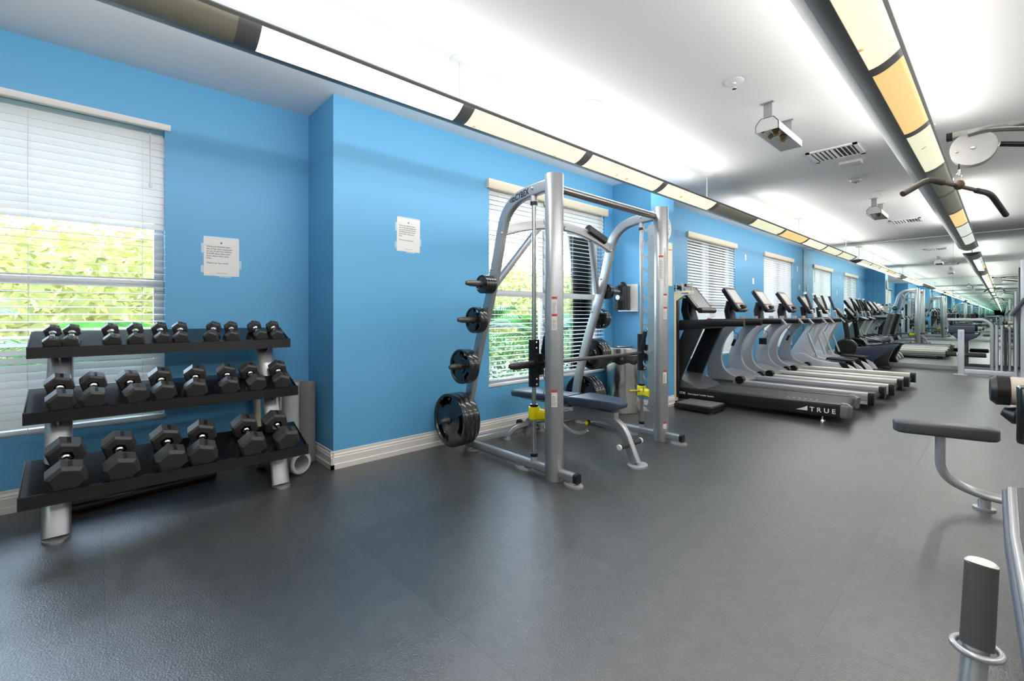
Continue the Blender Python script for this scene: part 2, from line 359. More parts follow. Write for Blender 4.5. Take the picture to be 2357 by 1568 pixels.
# ------------------------------------------------------------------ hanging linear lights
CREAMS = [('white', (1, 1, .98), 1.15), ('cream', (1.0, .90, .66), .98), ('amber', (1.0, .70, .28), .80), ('pale', (.92, .93, .66), .80), ('off', (.5, .47, .36), 0.0), ('cool', (.80, .88, .80), .7)]
def lensmat(key):
    nm, c, e = [q for q in CREAMS if q[0] == key][0]; n = 'lens_' + nm
    if n in MATS: return MATS[n]
    m = mat(n, [v * (.5 if e else .9) for v in c], .4, emit=c, estr=e * .75)
    nn = m.node_tree; b = nn.nodes['Principled BSDF']; tc = nn.nodes.new('ShaderNodeTexCoord')
    # perforated diffuser film with a few brown stains of its own
    n1 = nn.nodes.new('ShaderNodeTexNoise'); n1.inputs['Scale'].default_value = 9; n1.inputs['Detail'].default_value = 2; nn.links.new(tc.outputs['Object'], n1.inputs['Vector'])
    r = nn.nodes.new('ShaderNodeValToRGB'); r.color_ramp.elements[0].position = .29; r.color_ramp.elements[1].position = .34; r.color_ramp.elements[0].color = (.62, .42, .16, 1)
    r.color_ramp.elements[1].color = (1, 1, 1, 1); nn.links.new(n1.outputs[0], r.inputs[0])
    mx = nn.nodes.new('ShaderNodeMix'); mx.data_type = 'RGBA'; mx.blend_type = 'MULTIPLY'; mx.inputs[0].default_value = 1.0 if nm in ('cream', 'pale') else .0
    mx.inputs[6].default_value = (*c, 1); nn.links.new(r.outputs[0], mx.inputs[7]); nn.links.new(mx.outputs[2], b.inputs['Emission Color'])
    return m
FZ = 2.40
def arc(u):   # u from 0 (wall side edge) to 1 (room side edge) -> x,z of the lower shell
    x = -.135 + .27 * u; return (x, .075 * abs((u - .48) / .52) ** 1.9 - .035)
def linear_light(X, ya, yb, states, lab, rods):
    t = thing('pendant_light', lab, 'light fixture', (X, 0, FZ), 0, 'long linear pendant lights')
    def strip(u0, u1, y0, y1, th=.004, n=7, lift=0.0):
        top = []; bot = []
        for k in range(n + 1): x, z = arc(u0 + (u1 - u0) * k / n); bot.append((x, z + lift)); top.append((x, z + th + lift))
        poly = [V((x, y0, z)) for x, z in bot + top[::-1]]; return poly, (0, y1 - y0, 0)
    mb = MB()
    for a, b in ((.22, .50), (.955, 1.0)): p, d = strip(a, b, ya, yb); mb.prism(p, (0, 0, 0), d)
    p, d = strip(.50, .955, ya, .548 + 1.2 * min(states)); mb.prism(p, (0, 0, 0), d)
    ks = sorted(states)
    for k in ks:
        e = .548 + 1.2 * (k + 1) if k != ks[-1] else yb
        p, d = strip(.50, .955, .548 + 1.2 * k + 1.11, e); mb.prism(p, (0, 0, 0), d)
    for y in (ya, yb - .006):
        p, d = strip(0, 1, y, y + .006); q = [V((-.135, y, .06)), V((.135, y, .06))]
        mb.prism([V((arc(k / 12)[0], y, arc(k / 12)[1])) for k in range(13)] , (0, 0, 0), (0, .006, 0))
    mb.build('housing', FIXM, t, ang=50)
    p, d = strip(0.0, .22, ya, yb); MB().prism(p, (0, 0, 0), d).build('side_wing', FIXW, t, ang=50)
    MB().bb((-.02, ya + .02, .0), (.02, yb - .02, .03)).build('lamp_tray', FIXW, t, flat=True)
    for k in ks:
        y0 = .548 + 1.2 * k; st = states[k]
        p, d = strip(.505, .95, y0, y0 + 1.11, .002, 7, .001); MB().prism(p, (0, 0, 0), d).build('lens', lensmat(st), t, ang=50)
    def runs(skip):
        out = []
        for k in ks:
            if skip(k): continue
            if out and out[-1][1] == k - 1: out[-1][1] = k
            else: out.append([k, k])
        return out
    for kind_, k0, k1 in [('up', a, b) for a, b in runs(lambda k: k >= 0 and states[k] == 'off')] + [('down', a, b) for a, b in runs(lambda k: states[k] == 'off')]:      # tubes of each lit run: uplight through the open trough to both sides, downlight through the lenses
        n = k1 - k0 + 1; L = 1.2 * n - .1; yc = .548 + 1.2 * k0 + L / 2
        for nm, x, z, ry, e, w in (('up', -.055, .085, PI - UP_T, UP_W, .06), ('up', .055, .085, PI + UP_T, UP_W, .06), ('down', .045, -.045, 0, DOWN_W, .10)):
            if nm != kind_: continue
            ld = bpy.data.lights.new('lamp_' + nm, 'AREA'); ld.shape = 'RECTANGLE'; ld.size = w; ld.size_y = L; ld.energy = e * n; ld.color = (1, .975, .94)
            lo = bpy.data.objects.new('lamp_' + nm, ld); COL.objects.link(lo); lo.parent = t; lo.location = (x, yc, z); lo.rotation_euler = (0, ry, 0)
    for y in rods:
        MB().cyl((0, y, .02), (0, y, H - FZ - .012), .006, 10).build('hanger_rod', LOGOW, t)
        MB().cyl((0, y, H - FZ - .016), (0, y, H - FZ - .001), .062, 24, .066).build('canopy', LOGOW, t)
    return t
LS = {-2: 'off', -1: 'off', 0: 'white', 1: 'cream', 2: 'cream', 3: 'cream', 4: 'off', 5: 'pale', 6: 'amber', 7: 'cream', 8: 'pale', 9: 'pale'}
RS = {-2: 'cream', -1: 'cream', 0: 'cream', 1: 'cream', 2: 'amber', 3: 'pale', 4: 'off', 5: 'off', 6: 'amber', 7: 'cool', 8: 'cool'}
linear_light(-2.36, -1.86, 12.56, LS, 'long curved pendant light nearest the blue wall, its lenses cream', (1.72, 5.28, 8.8, 12.2))
RS3 = {k: 'cream' for k in range(-2, 9)}
linear_light(1.44, -1.86, 12.3, RS3, 'added unseen pendant light brightening the room, over its right part', (1.72, 5.28, 8.8, 12.0))  # extra fixture out of view, added to raise the room's brightness
linear_light(-.46, -1.86, 12.3, RS, 'long curved pendant light over the room, one amber lens by the pulldown bar', (1.72, 5.28, 8.8, 12.0))
# ------------------------------------------------------------------ dumbbell rack
RA = math.radians(23); SH = [(-3.12, .248), (-3.33, .612), (-3.50, .935)]; RY0, RY1 = -.268, 1.04
rack = thing('dumbbell_rack', 'black three-tier dumbbell rack with silver legs by the blinds', 'rack', (-3.3, .39, 0))
for (xf, zf), dp in zip(SH, (.33, .30, .27)):
    m = MB(); ux, uz = -math.cos(RA), math.sin(RA)
    def q(d, h): return V((xf + ux * d + math.sin(RA) * h, 0, zf + uz * d + math.cos(RA) * h))
    poly = [V((xf + .004, 0, zf - .03)), V((xf + .004, 0, zf + .03)), V((xf - .004, 0, zf + .034)), V((xf - .010, 0, zf + .03)), q(.014, .004), q(dp, .004), q(dp, -.05), q(dp - .004, -.05), q(dp - .004, -.002), q(.02, -.004), V((xf - .006, 0, zf - .03))]
    m.prism([p + V((0, RY0, 0)) for p in poly], (0, 0, 0), (0, RY1 - RY0, 0))
    for y in (RY0 + .002, RY1 - .002): m.prism([V((xf, y, zf - .03)), V((xf, y, zf + .02)), q(dp, .004) + V((0, y, 0)), q(dp, -.05) + V((0, y, 0))], (0, -.002, 0), (0, .002, 0))
    m.build('shelf', BLKG, rack, world=True, flat=True)
    m2 = MB()
for y in (-.145, .911):
    sec = oval(.028, .056); m = MB()
    m.sweep([(-3.265, y, .012), (-3.34, y, .25), (-3.53, y, .62), (-3.70, y, .96)], [(b, a) for a, b in oval(.055, .03)], side=(1, 0, 0)); m.build('upright', SILV, rack, world=True)
    m = MB(); m.sweep([(-3.262, y, 0), (-3.262, y, .012)], oval(.075, .055), side=(1, 0, 0)); m.build('foot_plate', SILV, rack, world=True)
    m = MB(); m.sweep([(-3.28, y, .18), (-3.55, y, .10), (-3.78, y, .02)], rrect(.05, .06, .012), side=(0, 1, 0)); m.build('rear_strut', SILV, rack, world=True)
    for k, (xf, zf) in enumerate(SH):
        MB().prism([V((xf - .03, y, zf - .03)), V((xf - .25, y, zf + .05)), V((xf - .25, y, zf - .04)), V((xf - .12, y, zf - .07))], (0, -.004, 0), (0, .004, 0)).build('bracket', BLKG, rack, world=True, flat=True)
# dumbbells: hexagonal heads, axis up the slope of the shelf
def dumbbell_parts(R, Lh, gap, root):
    for sgn in (-1, 1):
        m = MB(); ch = R * .16; x0 = gap / 2; x1 = gap / 2 + Lh; rr = []
        for r, h in ((R * .42, x0 - .004), (R * .86, x0), (R, x0 + ch), (R, x1 - ch), (R * .80, x1), (.001, x1 + .001)): rr.append((r, h))
        m.lathe((0, 0, R * math.cos(PI / 6)), (sgn, 0, 0), rr, 6)
        # hexagon flat downward
        Rm = Matrix.Rotation(PI / 6, 3, 'X'); c = V((0, 0, R * math.cos(PI / 6)))
        m.v = [Rm @ (p - c) + c for p in m.v]
        hz = [p.z for p in m.v]
        if abs(min(hz)) > R * .08: m.v = [Matrix.Rotation(PI / 6, 3, 'X') @ (p - c) + c for p in m.v]
        hd = m.build('hex_head', RUBBER, root, bevel=R * .02, seg=1, flat=True)
        pl = MB(); pz = R * math.cos(PI / 6) * 2
        pl.bb((sgn * (x0 + Lh * .25) , -R * .26, pz - .001), (sgn * (x0 + Lh * .75), R * .26, pz + .0012)).build('number_plate', BLK, hd, flat=True)
    m = MB(); c = (0, 0, R * math.cos(PI / 6)); r = max(.012, R * .15)
    pr = [(r * 1.5, -gap / 2), (r * 1.5, -gap / 2 + .008), (r, -gap / 2 + .014), (r * 1.16, 0), (r, gap / 2 - .014), (r * 1.5, gap / 2 - .008), (r * 1.5, gap / 2)]
    m.lathe(c, (1, 0, 0), pr, 20).build('handle', CHROME, root)
SIZES = {}
def dumbbell(tier, y, R, Lh, gap, jit, label, grp, d=None):
    xf, zf = SH[tier]; key = (round(R, 4), Lh); L = gap + 2 * Lh; d = (L / 2 + .018) if d is None else d
    if key not in SIZES:
        o = thing('dumbbell', label, 'dumbbell', (0, 0, 0), 0, grp); dumbbell_parts(R, Lh, gap, o); SIZES[key] = o
    else: o = copy_tree(SIZES[key], None, label)
    o['group'] = grp
    ux, uz = -math.cos(RA), math.sin(RA)
    o.location = (xf + ux * d + math.sin(RA) * .0045, y, zf + uz * d + math.cos(RA) * .0045)
    o.rotation_euler = (0, RA, 0)
    o.rotation_mode = 'QUATERNION'; o.rotation_quaternion = Quaternion((0, 1, 0), RA) @ Quaternion((0, 0, 1), jit)
    return o
g3 = 'dumbbells on the top shelf of the rack'; g2 = 'dumbbells on the middle shelf of the rack'; g1 = 'dumbbells on the bottom shelf of the rack'
TOPY = [-.175, -.099, .072, .182, .305, .405, .578, .69, .847, .961]
TR = [.040, .041, .044, .044, .046, .046, .047, .046, .048, .047]
ordn = ['leftmost', 'second', 'third', 'fourth', 'fifth', 'sixth', 'seventh', 'eighth', 'ninth', 'rightmost']
TJ = [.02, -.03, .05, -.02, .03, -.06, -.25, -.12, .05, -.04]
for i, (y, r) in enumerate(zip(TOPY, TR)):
    dumbbell(0 + 2, y, r, .045, .105, TJ[i], ('%s small black hex dumbbell%s on the top rack shelf' % (ordn[i], '' if i in (0, 9) else ' from the left')), g3)
MIDR = [.064, .062, .062, .064, .065, .062, .062, .062]
MIDY = [-.137, -.005, .158, .298, .464, .639, .781, .95]
MJ = [.08, .02, .16, .03, -.10, -.08, .06, -.10]
for i, y in enumerate(MIDY):
    n = 'leftmost' if i == 0 else ('rightmost' if i == 7 else ordn[i])
    dumbbell(1, y, MIDR[i], .070, .105, MJ[i], ('%s black hex dumbbell%s on the middle rack shelf' % (n, '' if i in (0, 7) else ' from the left')), g2)
BOTY = [-.108, .101, .31, .472, .714, .900]
BJ = [.05, .03, .04, -.12, .02, .10]
for i, y in enumerate(BOTY):
    n = 'leftmost' if i == 0 else ('rightmost' if i == 5 else ordn[i])
    dumbbell(0, y, .082 if i == 0 else (.079 if i in (1, 2, 3) else .080), .088, .115, BJ[i], ('%s large black hex dumbbell%s on the bottom rack shelf' % (n, '' if i in (0, 5) else ' from the left')), g1)
# rolls and bars stored behind and below the rack
def roll(name, label, cat, a, b, R, ri, m, hole=True):
    t = thing(name, label, cat, a); a = V((0, 0, 0)); b = V(b) - t.location
    L = b.length; x = MB(); pr = [(ri, 0), (R - .008, 0), (R, .008), (R, L - .008), (R - .008, L), (ri, L)]
    x.lathe(a, b, pr + [(ri, 0)], 28)
    o = x.build(name, m); bpy.data.objects.remove(t); o.location = V(loc0); return o
loc0 = (0, 0, 0)
GREYF = mat('grey_foam', (.42, .43, .44), .6, var=.08, scale=20, bump=.05, bscale=120)
DGREYF = mat('dark_grey_foam', (.16, .155, .15), .65, var=.1, scale=20)
def tube_thing(name, label, cat, a, b, R, ri, m):
    x = MB(); a = V(a); b = V(b); L = (b - a).length
    x.lathe((0, 0, 0), b - a, [(ri, 0), (R - .007, 0), (R, .007), (R, L - .007), (R - .007, L), (ri, L), (ri, 0)], 32)
    o = x.build(name, m); o.location = a; return tag(o, label, cat)
tube_thing('foam_roller', 'hollow grey foam roller lying on the floor behind the rack leg', 'foam roller', (-3.38, 1.08, .085), (-3.63, 1.005, .085), .080, .055, GREYF)
# half rolled mat standing in the corner
t = thing('rolled_exercise_mat', 'grey rolled exercise mat standing in the corner behind the dumbbell rack', 'exercise mat', (-3.745, 1.135, 0))
m = MB(); n = 46; out = []
for k in range(n): a = -.4 + 3.9 * PI * k / n; r = .045 + .065 * k / n; out.append(V((math.cos(a) * r, -.02 + math.sin(a) * r, 0)))
inn = [p * .90 for p in out]
m.prism(out + inn[::-1], (0, 0, .0), (0, 0, .62)); m.build('roll', GREYF, t, ang=50)
m = MB(); fl = [V((.10, .02, 0)), V((.13, .05, 0)), V((.145, .09, 0)), V((.13, .12, 0)), V((.115, .12, 0)), V((.125, .09, 0)), V((.11, .06, 0)), V((.09, .04, 0))]
m.prism(fl, (0, 0, .01), (0, 0, .63)); m.build('loose_flap', DGREYF, t, ang=50)
tube_thing('plastic_pipe', 'cream plastic pipe standing upright behind the right rack leg', 'pipe', (-3.78, .90, 0), (-3.83, .90, .75), .022, .018, CREAM)
tube_thing('padded_bar', 'long black padded bar on the floor under the dumbbell rack', 'bar', (-3.60, -.12, .034), (-3.74, .62, .034), .033, .012, BLK)
# notices taped on the wall
def notice(o, w, h, label, rot):
    t = thing('paper_notice', label, 'notice', o, 0, 'taped gym notices')
    x = MB(); x.bb((.0008, -w / 2, -h / 2), (.0018, w / 2, h / 2)); pp = x.build('sheet', PAPER, t, flat=True)
    tp = MB(); TAPE = mat('clear_tape', (.42, .60, .72), .15, var=.05)
    for y, z, a, b in ((-w / 2, .06, .03, .07), (w / 2, -.05, .03, .06), (-w / 2, -.09, .035, .05), (0.02, -h / 2, .08, .02), (0, h / 2, w * .98, .018)): tp.bb((.0002, y - a / 2, z - b / 2), (.0008, y + a / 2, z + b / 2))
    tp.build('tape', TAPE, t, flat=True)
    L = ['When you finished using', 'any of the Gym equipment', 'or any of the free weights,', 'PLEASE place them back', 'from where they came', 'from.', '', 'Thank you very much!']
    M = frame((.0022, -w / 2 + .018, h / 2 - .068), (0, 1, 0), (0, 0, 1)); text('printed_message', '\n'.join(L[:6]), .0148, INK, pp, M, bold=.0003, depth=.0001, line=1.15)
    M = frame((.0022, -w / 2 + .018, h / 2 - .068 - .0148 * 1.15 * 7), (0, 1, 0), (0, 0, 1)); text('printed_thanks', L[7], .0148, INK, pp, M, bold=.0003, depth=.0001)
    M = frame((.0022, 0, -h / 2 + .018), (0, 1, 0), (0, 0, 1)); lm = MB(); lm.add([M @ V((-.03, 0, 0)), M @ V((.03, 0, 0)), M @ V((.03, .002, 0)), M @ V((-.03, .002, 0))], [(0, 1, 2, 3)])
    M = frame((.0022, 0, h / 2 - .036), (0, 1, 0), (0, 0, 1)); lm.add([M @ V(p) for p in ((-.012, -.004, 0), (.004, -.004, 0), (.002, .012, 0), (-.003, .006, 0))], [(0, 1, 2, 3)]); lm.build('printed_mark', INK, pp, flat=True)
    t.rotation_euler = (rot, 0, 0)
notice((XB, .682, 1.56), .222, .275, 'white gym notice taped on the recessed wall above the rack', .005)
notice((XA, 1.918, 1.80), .214, .275, 'white gym notice taped on the wall left of the smith machine', -.01)
# ------------------------------------------------------------------ smith machine
PX, PA, PB, PHT = -2.111, 2.341, 3.780, 2.112
sm_ = thing('smith_machine', 'silver smith machine with guided barbell and plate pegs', 'smith machine', (PX, (PA + PB) / 2, 0))
def sb(x, name, m, **k): return x.build(name, m, sm_, world=True, **k)
SIDE = [(-3.125, .03), (-3.075, .42), (-2.95, .86), (-2.80, 1.28), (-2.70, 1.62), (-2.655, 1.80), (-2.60, 1.92), (-2.50, 2.00), (-2.36, 2.035), (-2.12, 2.05)]
STICK = [mat('sticker_white', (.72, .71, .69), .4), REDP, INK]
def sticker(y, z, h, root, ang, icon=True, w=.034, reds=(1,)):
    x = MB(); c = V((PX, y, z)); d = V((math.sin(ang), -math.cos(ang), 0)); tt = V((math.cos(ang), math.sin(ang), 0)); r = .0645
    def patch(s0, s1, z0, z1, lift, mi):
        x.mi = mi; vs = []
        for k in range(4):
            a = ang + (s0 + (s1 - s0) * k / 3) / r; dd = V((math.sin(a), -math.cos(a), 0)) * (r + lift); vs += [c + dd + V((0, 0, z0)), c + dd + V((0, 0, z1))]
        x.add(vs, [(2 * k, 2 * k + 2, 2 * k + 3, 2 * k + 1) for k in range(3)])
    patch(-w / 2, w / 2, -h / 2, h / 2, .0004, 0)
    for q in reds: patch(-w / 2, w / 2, h / 2 * q - .016, h / 2 * q, .0008, 1)
    zz = h / 2 - .045
    while zz > -h / 2 + .008:
        patch(-w * .38, w * random.uniform(.1, .4), zz, zz + .0022, .0008, 2); zz -= .0085
    x.build('warning_label', STICK, root, world=False, flat=True)
    for v in root.children[-1:]: pass
for y, nm in ((PA, 0), (PB, 1)):
    m = MB(); m.lathe((PX, y, 0), (0, 0, 1), [(.001, 0), (.063, 0), (.0645, .003), (.0645, PHT - .006), (.061, PHT), (.001, PHT)], 48)
    post = sb(m, 'front_post', SILV)
    # labels on the side of each post that faces the room
    for ang, z, h, reds, w in (((.75, 1.20, .125, (1,), .036), (.75, 1.09, .11, (1,), .036), (.75, .57, .115, (1,), .040)) if nm == 0 else
                    ((.55, 1.56, .22, (1,), .042), (1.15, 1.56, .36, (), .036), (1.15, 1.27, .115, (1,), .036), (1.15, 1.155, .11, (1,), .036), (1.1, .585, .115, (1,), .036), (1.1, .15, .06, (1,), .036))):
        before = set(bpy.data.objects); sticker(y, z, h, post, ang, reds=reds, w=w)
        for o in set(bpy.data.objects) - before:
            for v in o.data.vertices: v.co -= sm_.location
    # side frame: base rail, leaning rear upright curving into a top arm
    m = MB(); pts = spline([(x, y, z) for x, z in SIDE], 5)
    m.sweep(pts, rrect(.088, .052, .014), side=(1, 0, 0)); up = sb(m, 'side_frame', SILV)
    m = MB(); m.sweep([(-3.14, y, .055), (-1.925, y, .055)], rrect(.052, .06, .016), side=(0, 1, 0)); sb(m, 'base_rail', SILV)
    m = MB(); m.sweep([(-1.925, y, .055), (-1.895, y, .055)], rrect(.054, .064, .016), side=(0, 1, 0)); sb(m, 'end_cap', BLK)
    for xx in (-1.94, -2.42, -3.05):
        m = MB(); m.sweep([(xx, y, 0), (xx, y, .014)], oval(.075, .045), side=(1, 0, 0)); m.cyl((xx, y, .014), (xx, y, .026), .03); sb(m, 'foot', SILVP)
    # guide rod with bushings
    m = MB(); m.cyl((-2.307, y, .09), (-2.307, y, 2.0), .0155); sb(m, 'guide_rod', mat('rod_steel', (.40, .40, .40), .28, .9))
    for q in (.08, 1.957): m = MB(); m.cyl((-2.307, y, q), (-2.307, y, q + .045), .024); sb(m, 'rod_socket', SILVP)
    for q in (.115, 1.935): m = MB(); m.cyl((-2.307, y, q), (-2.307, y, q + .022), .027); sb(m, 'rod_bumper', BLK)
    # saw-tooth rack of hooks
    yy = y + (.052 if nm == 0 else -.052); poly = []
    z = .30; pitch = .1245; X0 = -2.155; XT = -2.205
    poly += [(X0 + .04, .24), (XT + .02, .24)]
    hooks = MB()
    for k in range(14):
        zb = .305 + k * pitch
        if zb > 1.93: break
        # body edge then a curved hook finger
        hk = [(XT, zb - .035), (XT - .012, zb - .022), (XT - .035, zb - .016), (XT - .052, zb + .002), (XT - .056, zb + .026), (XT - .048, zb + .038), (XT - .047, zb + .022), (XT - .040, zb + .008), (XT - .022, zb + .002), (XT - .006, zb + .010), (XT, zb + .03)]
        poly += hk
    poly += [(XT, 1.96), (X0 + .04, 1.96)]
    m = MB(); m.prism([V((a, yy - .004, b)) for a, b in poly], (0, 0, 0), (0, .008, 0)); sb(m, 'hook_rack', GALV, flat=True)
    for zb in (.32, .80, 1.30, 1.86): m = MB(); m.cyl((X0 - .012, yy - .010, zb), (X0 - .012, yy + .010, zb), .008, 12); sb(m, 'rack_bolt', CHROME)
    # bolts on the rear upright
    sg = -1
    for bx, bz in ((-2.62, 1.77), (-2.745, 1.50), (-2.86, 1.17), (-2.29, 2.05)): m = MB(); m.sphere((bx - .01, y + sg * .027, bz), .011, 12, 8); sb(m, 'frame_bolt', SILVP)
    # weight storage pegs
    so_ = -1 if nm == 0 else 1
    for px_, pz in ((-2.745, 1.38), (-2.85, 1.10), (-2.965, .725), (-3.075, .278)):
        m = MB(); y0 = y + so_ * .02; y1 = y + so_ * .285
        m.lathe((px_, y0, pz), (0, so_, 0), [(.024, 0), (.024, .225), (.019, .245), (.016, .262), (.006, .268), (.0001, .268)], 20); sb(m, 'plate_peg', mat('bronze_peg', (.13, .12, .105), .32, .7, var=.1))
# cross members
m = MB(); ya, yb = PA + .02, PB - .02; pts = []
for k in range(15): t_ = k / 14; pts.append((-2.665 - .0 * t_, ya + (yb - ya) * t_, 1.80 + .13 * math.sin(PI * t_) ** .9))
m.sweep(pts, rrect(.05, .088, .012), side=(1, 0, 0)); arch = sb(m, 'rear_arch', SILV)
for ys, ye in ((PA + .42, PA + .03), (PB - .30, PB - .03)):
    m = MB(); zt = 1.80 + .13 * math.sin(PI * (ys - ya) / (yb - ya)) - .03; m.sweep([(-2.67, ys, zt), (-2.80, ye, 1.36)], rrect(.05, .045, .012), side=(1, 0, 0)); sb(m, 'arch_brace', SILV)
m = MB(); m.cyl((-2.15, PA, 2.035), (-2.15, PB, 2.035), .030, 28); sb(m, 'top_bar', mat('dark_nickel', (.30, .29, .28), .22, .95, var=.06))
m = MB(); m.sweep([(-3.10, PA, .06), (-3.10, PB, .06)], rrect(.06, .06, .012), side=(1, 0, 0)); sb(m, 'rear_base_beam', SILV)
# lettering on the arms and the arch
def emblem(M, s, parent, world_off):
    x = MB(); 
    for R0, R1, sq, sh in ((.62, .50, .55, 0), (.30, .16, .9, .06)):
        pts = []; n = 28; a0, a1 = (.5, 5.9) if sq < .7 else (.2, 6.1)
        vs = []
        for k in range(n + 1):
            a = a0 + (a1 - a0) * k / n
            for R in (R0, R1): vs.append(M @ V((s * (R * math.cos(a) * 1.15 - .45 + sh), s * (R * sq * math.sin(a) + .32), .0008)))
        x.add(vs, [(2 * k, 2 * k + 2, 2 * k + 3, 2 * k + 1) for k in range(n)])
    o = x.build('logo_swirl', LOGOB, parent, flat=True)
    for v in o.data.vertices: v.co -= world_off
def letter(o, xd, yd, s, size, parent, root, m=LOGOB, sx=1.0, shear=0.0, bold=.0006, nm='lettering', align='LEFT'):
    M = frame(V(o), xd, yd); o_ = text(nm, s, size, m, parent, M, bold=bold, sx=sx, shear=shear, align=align)
    for v in o_.data.vertices: v.co -= root.location
    return M
d = V((.13, 0, .035)).normalized()
M = letter((-2.475, PA - .0275, 1.992), (1, 0, .18), (0, 0, 1), 'CYBEX', .064, up, sm_, sx=.72, shear=.12, bold=.0012)
for ch in list(sm_.children):
    if ch.name.startswith('lettering'): pass
emblem(M, .05, [c for c in sm_.children if c.name.startswith('side_frame')][0], sm_.location)
M = letter((-2.664 + .0265, 2.93, 1.905), (0, 1, -.16), (0, 0, 1), 'CYBEX', .062, arch, sm_, sx=.72, shear=.12, bold=.0012)
# barbell with bearing carriages and safety stops (all captive on the rods)
m = MB(); m.cyl((-2.275, PA + .02, .787), (-2.275, PB - .02, .787), .0145, 20); bar = sb(m, 'barbell', mat('bar_steel', (.11, .10, .095), .35, .8, var=.1))
for y, s_ in ((PA, -1), (PB, 1)):
    m = MB(); m.lathe((-2.275, y + s_ * .03, .787), (0, s_, 0), [(.026, 0), (.026, .20), (.021, .225), (.012, .24), (.0001, .242)], 20); x = sb(m, 'plate_sleeve', mat('sleeve_dark', (.035, .034, .034), .3, .5))
    m = MB(); m.sweep([(-2.307, y, .62), (-2.307, y, .96)], rrect(.062, .062, .012), side=(1, 0, 0)); m.cyl((-2.275, y - .045, .787), (-2.275, y + .045, .787), .042, 24)
    m.box((-2.262, y, .787), (.05, .06, .15)); cr = sb(m, 'bearing_carriage', BLK)
    for z in (.64, .68, .90, .94): m = MB(); m.sphere((-2.272, y - .01, z), .009, 10, 6); sb(m, 'carriage_bolt', CHROME)
    iy = y - s_ * .052
    m = MB(); m.prism([V((-2.30, iy, .79)), V((-2.25, iy, .79)), V((-2.215, iy, 1.00)), V((-2.235, iy, 1.015)), V((-2.26, iy, .98))], (0, -.006, 0), (0, .006, 0)); sb(m, 'lock_arm', BLK, bevel=.003)
    m = MB(); m.cyl((-2.228, iy - .012, 1.0), (-2.228, iy + .012, 1.0), .016, 16); sb(m, 'lock_pin', CHROME)
    m = MB(); m.cyl((-2.307, y, .385), (-2.307, y, .475), .040, 24); m.sweep([(-2.307, y - s_ * .01, .42), (-2.24, y - s_ * .03, .42), (-2.19, y - s_ * .045, .42)], rrect(.055, .075, .02), side=(0, 1, 0)); sb(m, 'safety_stop', YEL, bevel=.004)
    m = MB(); m.cyl((-2.307, y, .475), (-2.307, y, .492), .03, 20); sb(m, 'stop_bumper', BLK)
    m = MB(); m.cyl((-2.30, y - s_ * .03, .43), (-2.36, y - s_ * .12, .43), .010, 12); sb(m, 'stop_handle', mat('brass_handle', (.55, .38, .06), .35, .6))
# ------------------------------------------------------------------ weight plates
def plate_mesh(R, t, holes):
    rs = [.027, .055 if R > .1 else .042, R * .40, R * .60, R * .86, R * .90, R * .985, R]
    th = [t * .5, t * .5, t * .26, t * .26, t * .26, t * .5, t * .5, t * .36]
    if R < .1: rs = [.027, .040, R * .70, R * .80, R * .84, R * .90, R * .97, R]
    n = 60; m = MB(); vs = []; k = len(rs)
    for s in (-1, 1):
        for i in range(n):
            a = 2 * PI * i / n
            for r, h in zip(rs, th): vs.append(V((r * math.cos(a), s * h, r * math.sin(a))))
    def idx(s, i, j): return s * n * k + (i % n) * k + j
    cut = lambda i, j: holes and j == 3 and (i % (n // 3)) < (n // 3) * .5
    fs = []
    for s in (0, 1):
        for i in range(n):
            for j in range(k - 1):
                if cut(i, j): continue
                fs.append((idx(s, i, j), idx(s, i + 1, j), idx(s, i + 1, j + 1), idx(s, i, j + 1)))
    for i in range(n):
        for j in (0, k - 1): fs.append((idx(0, i, j), idx(0, i + 1, j), idx(1, i + 1, j), idx(1, i, j)))
        for j in range(k - 1):
            if cut(i, j):
                for a, b in (((i, j), (i + 1, j)), ((i, j + 1), (i + 1, j + 1))): fs.append((idx(0, *a), idx(0, *b), idx(1, *b), idx(1, *a)))
                if not cut(i - 1, j): fs.append((idx(0, i, j), idx(0, i, j + 1), idx(1, i, j + 1), idx(1, i, j)))
                if not cut(i + 1, j): fs.append((idx(0, i + 1, j), idx(0, i + 1, j + 1), idx(1, i + 1, j + 1), idx(1, i + 1, j)))
    m.add(vs, fs); return m
PMS = {}
def plate(R, t, holes, x, y, z, rot, label, grp):
    key = (R, t, holes)
    if key not in PMS: o = plate_mesh(R, t, holes).build('weight_plate', PLATEM, None, ang=30); PMS[key] = o
    else: o = PMS[key].copy(); COL.objects.link(o)
    o.location = (x, y, z); o.rotation_euler = (0, rot, 0); tag(o, label, 'weight plate', grp)
nth = ['outermost', 'second', 'third', 'innermost']
PEGZ = [(-2.745, 1.38), (-2.85, 1.10), (-2.965, .725), (-3.075, .278)]
spec = {0: [(0, .072, .024, False, 4), (1, .104, .035, True, 2), (2, .140, .045, True, 2), (3, .218, .052, True, 3)],
        1: [(0, .078, .026, False, 2), (1, .104, .035, True, 2), (2, .165, .045, True, 3), (3, .216, .052, True, 3)]}
pegn = ['top', 'second', 'third', 'bottom']
for side in (0, 1):
    s_ = -1 if side == 0 else 1; y0 = (PA if side == 0 else PB) + s_ * .035
    for pk, R, t, hl, n in spec[side]:
        for k in range(n):
            y = y0 + s_ * ((0, .03, .055, .02)[pk] + t * (k + .5) + .002 * k); x, z = PEGZ[pk]
            nm = nth[0] if k == n - 1 else (nth[3] if k == 0 else nth[n - 1 - k])
            plate(R, t, hl, x, y, z - .003, random.uniform(0, 2), '%s black weight plate on the %s peg, %s side of the smith machine' % (nm, pegn[pk], 'near' if side == 0 else 'far'), 'weight plates on the %s peg, %s side of the smith machine' % (pegn[pk], 'near' if side == 0 else 'far'))
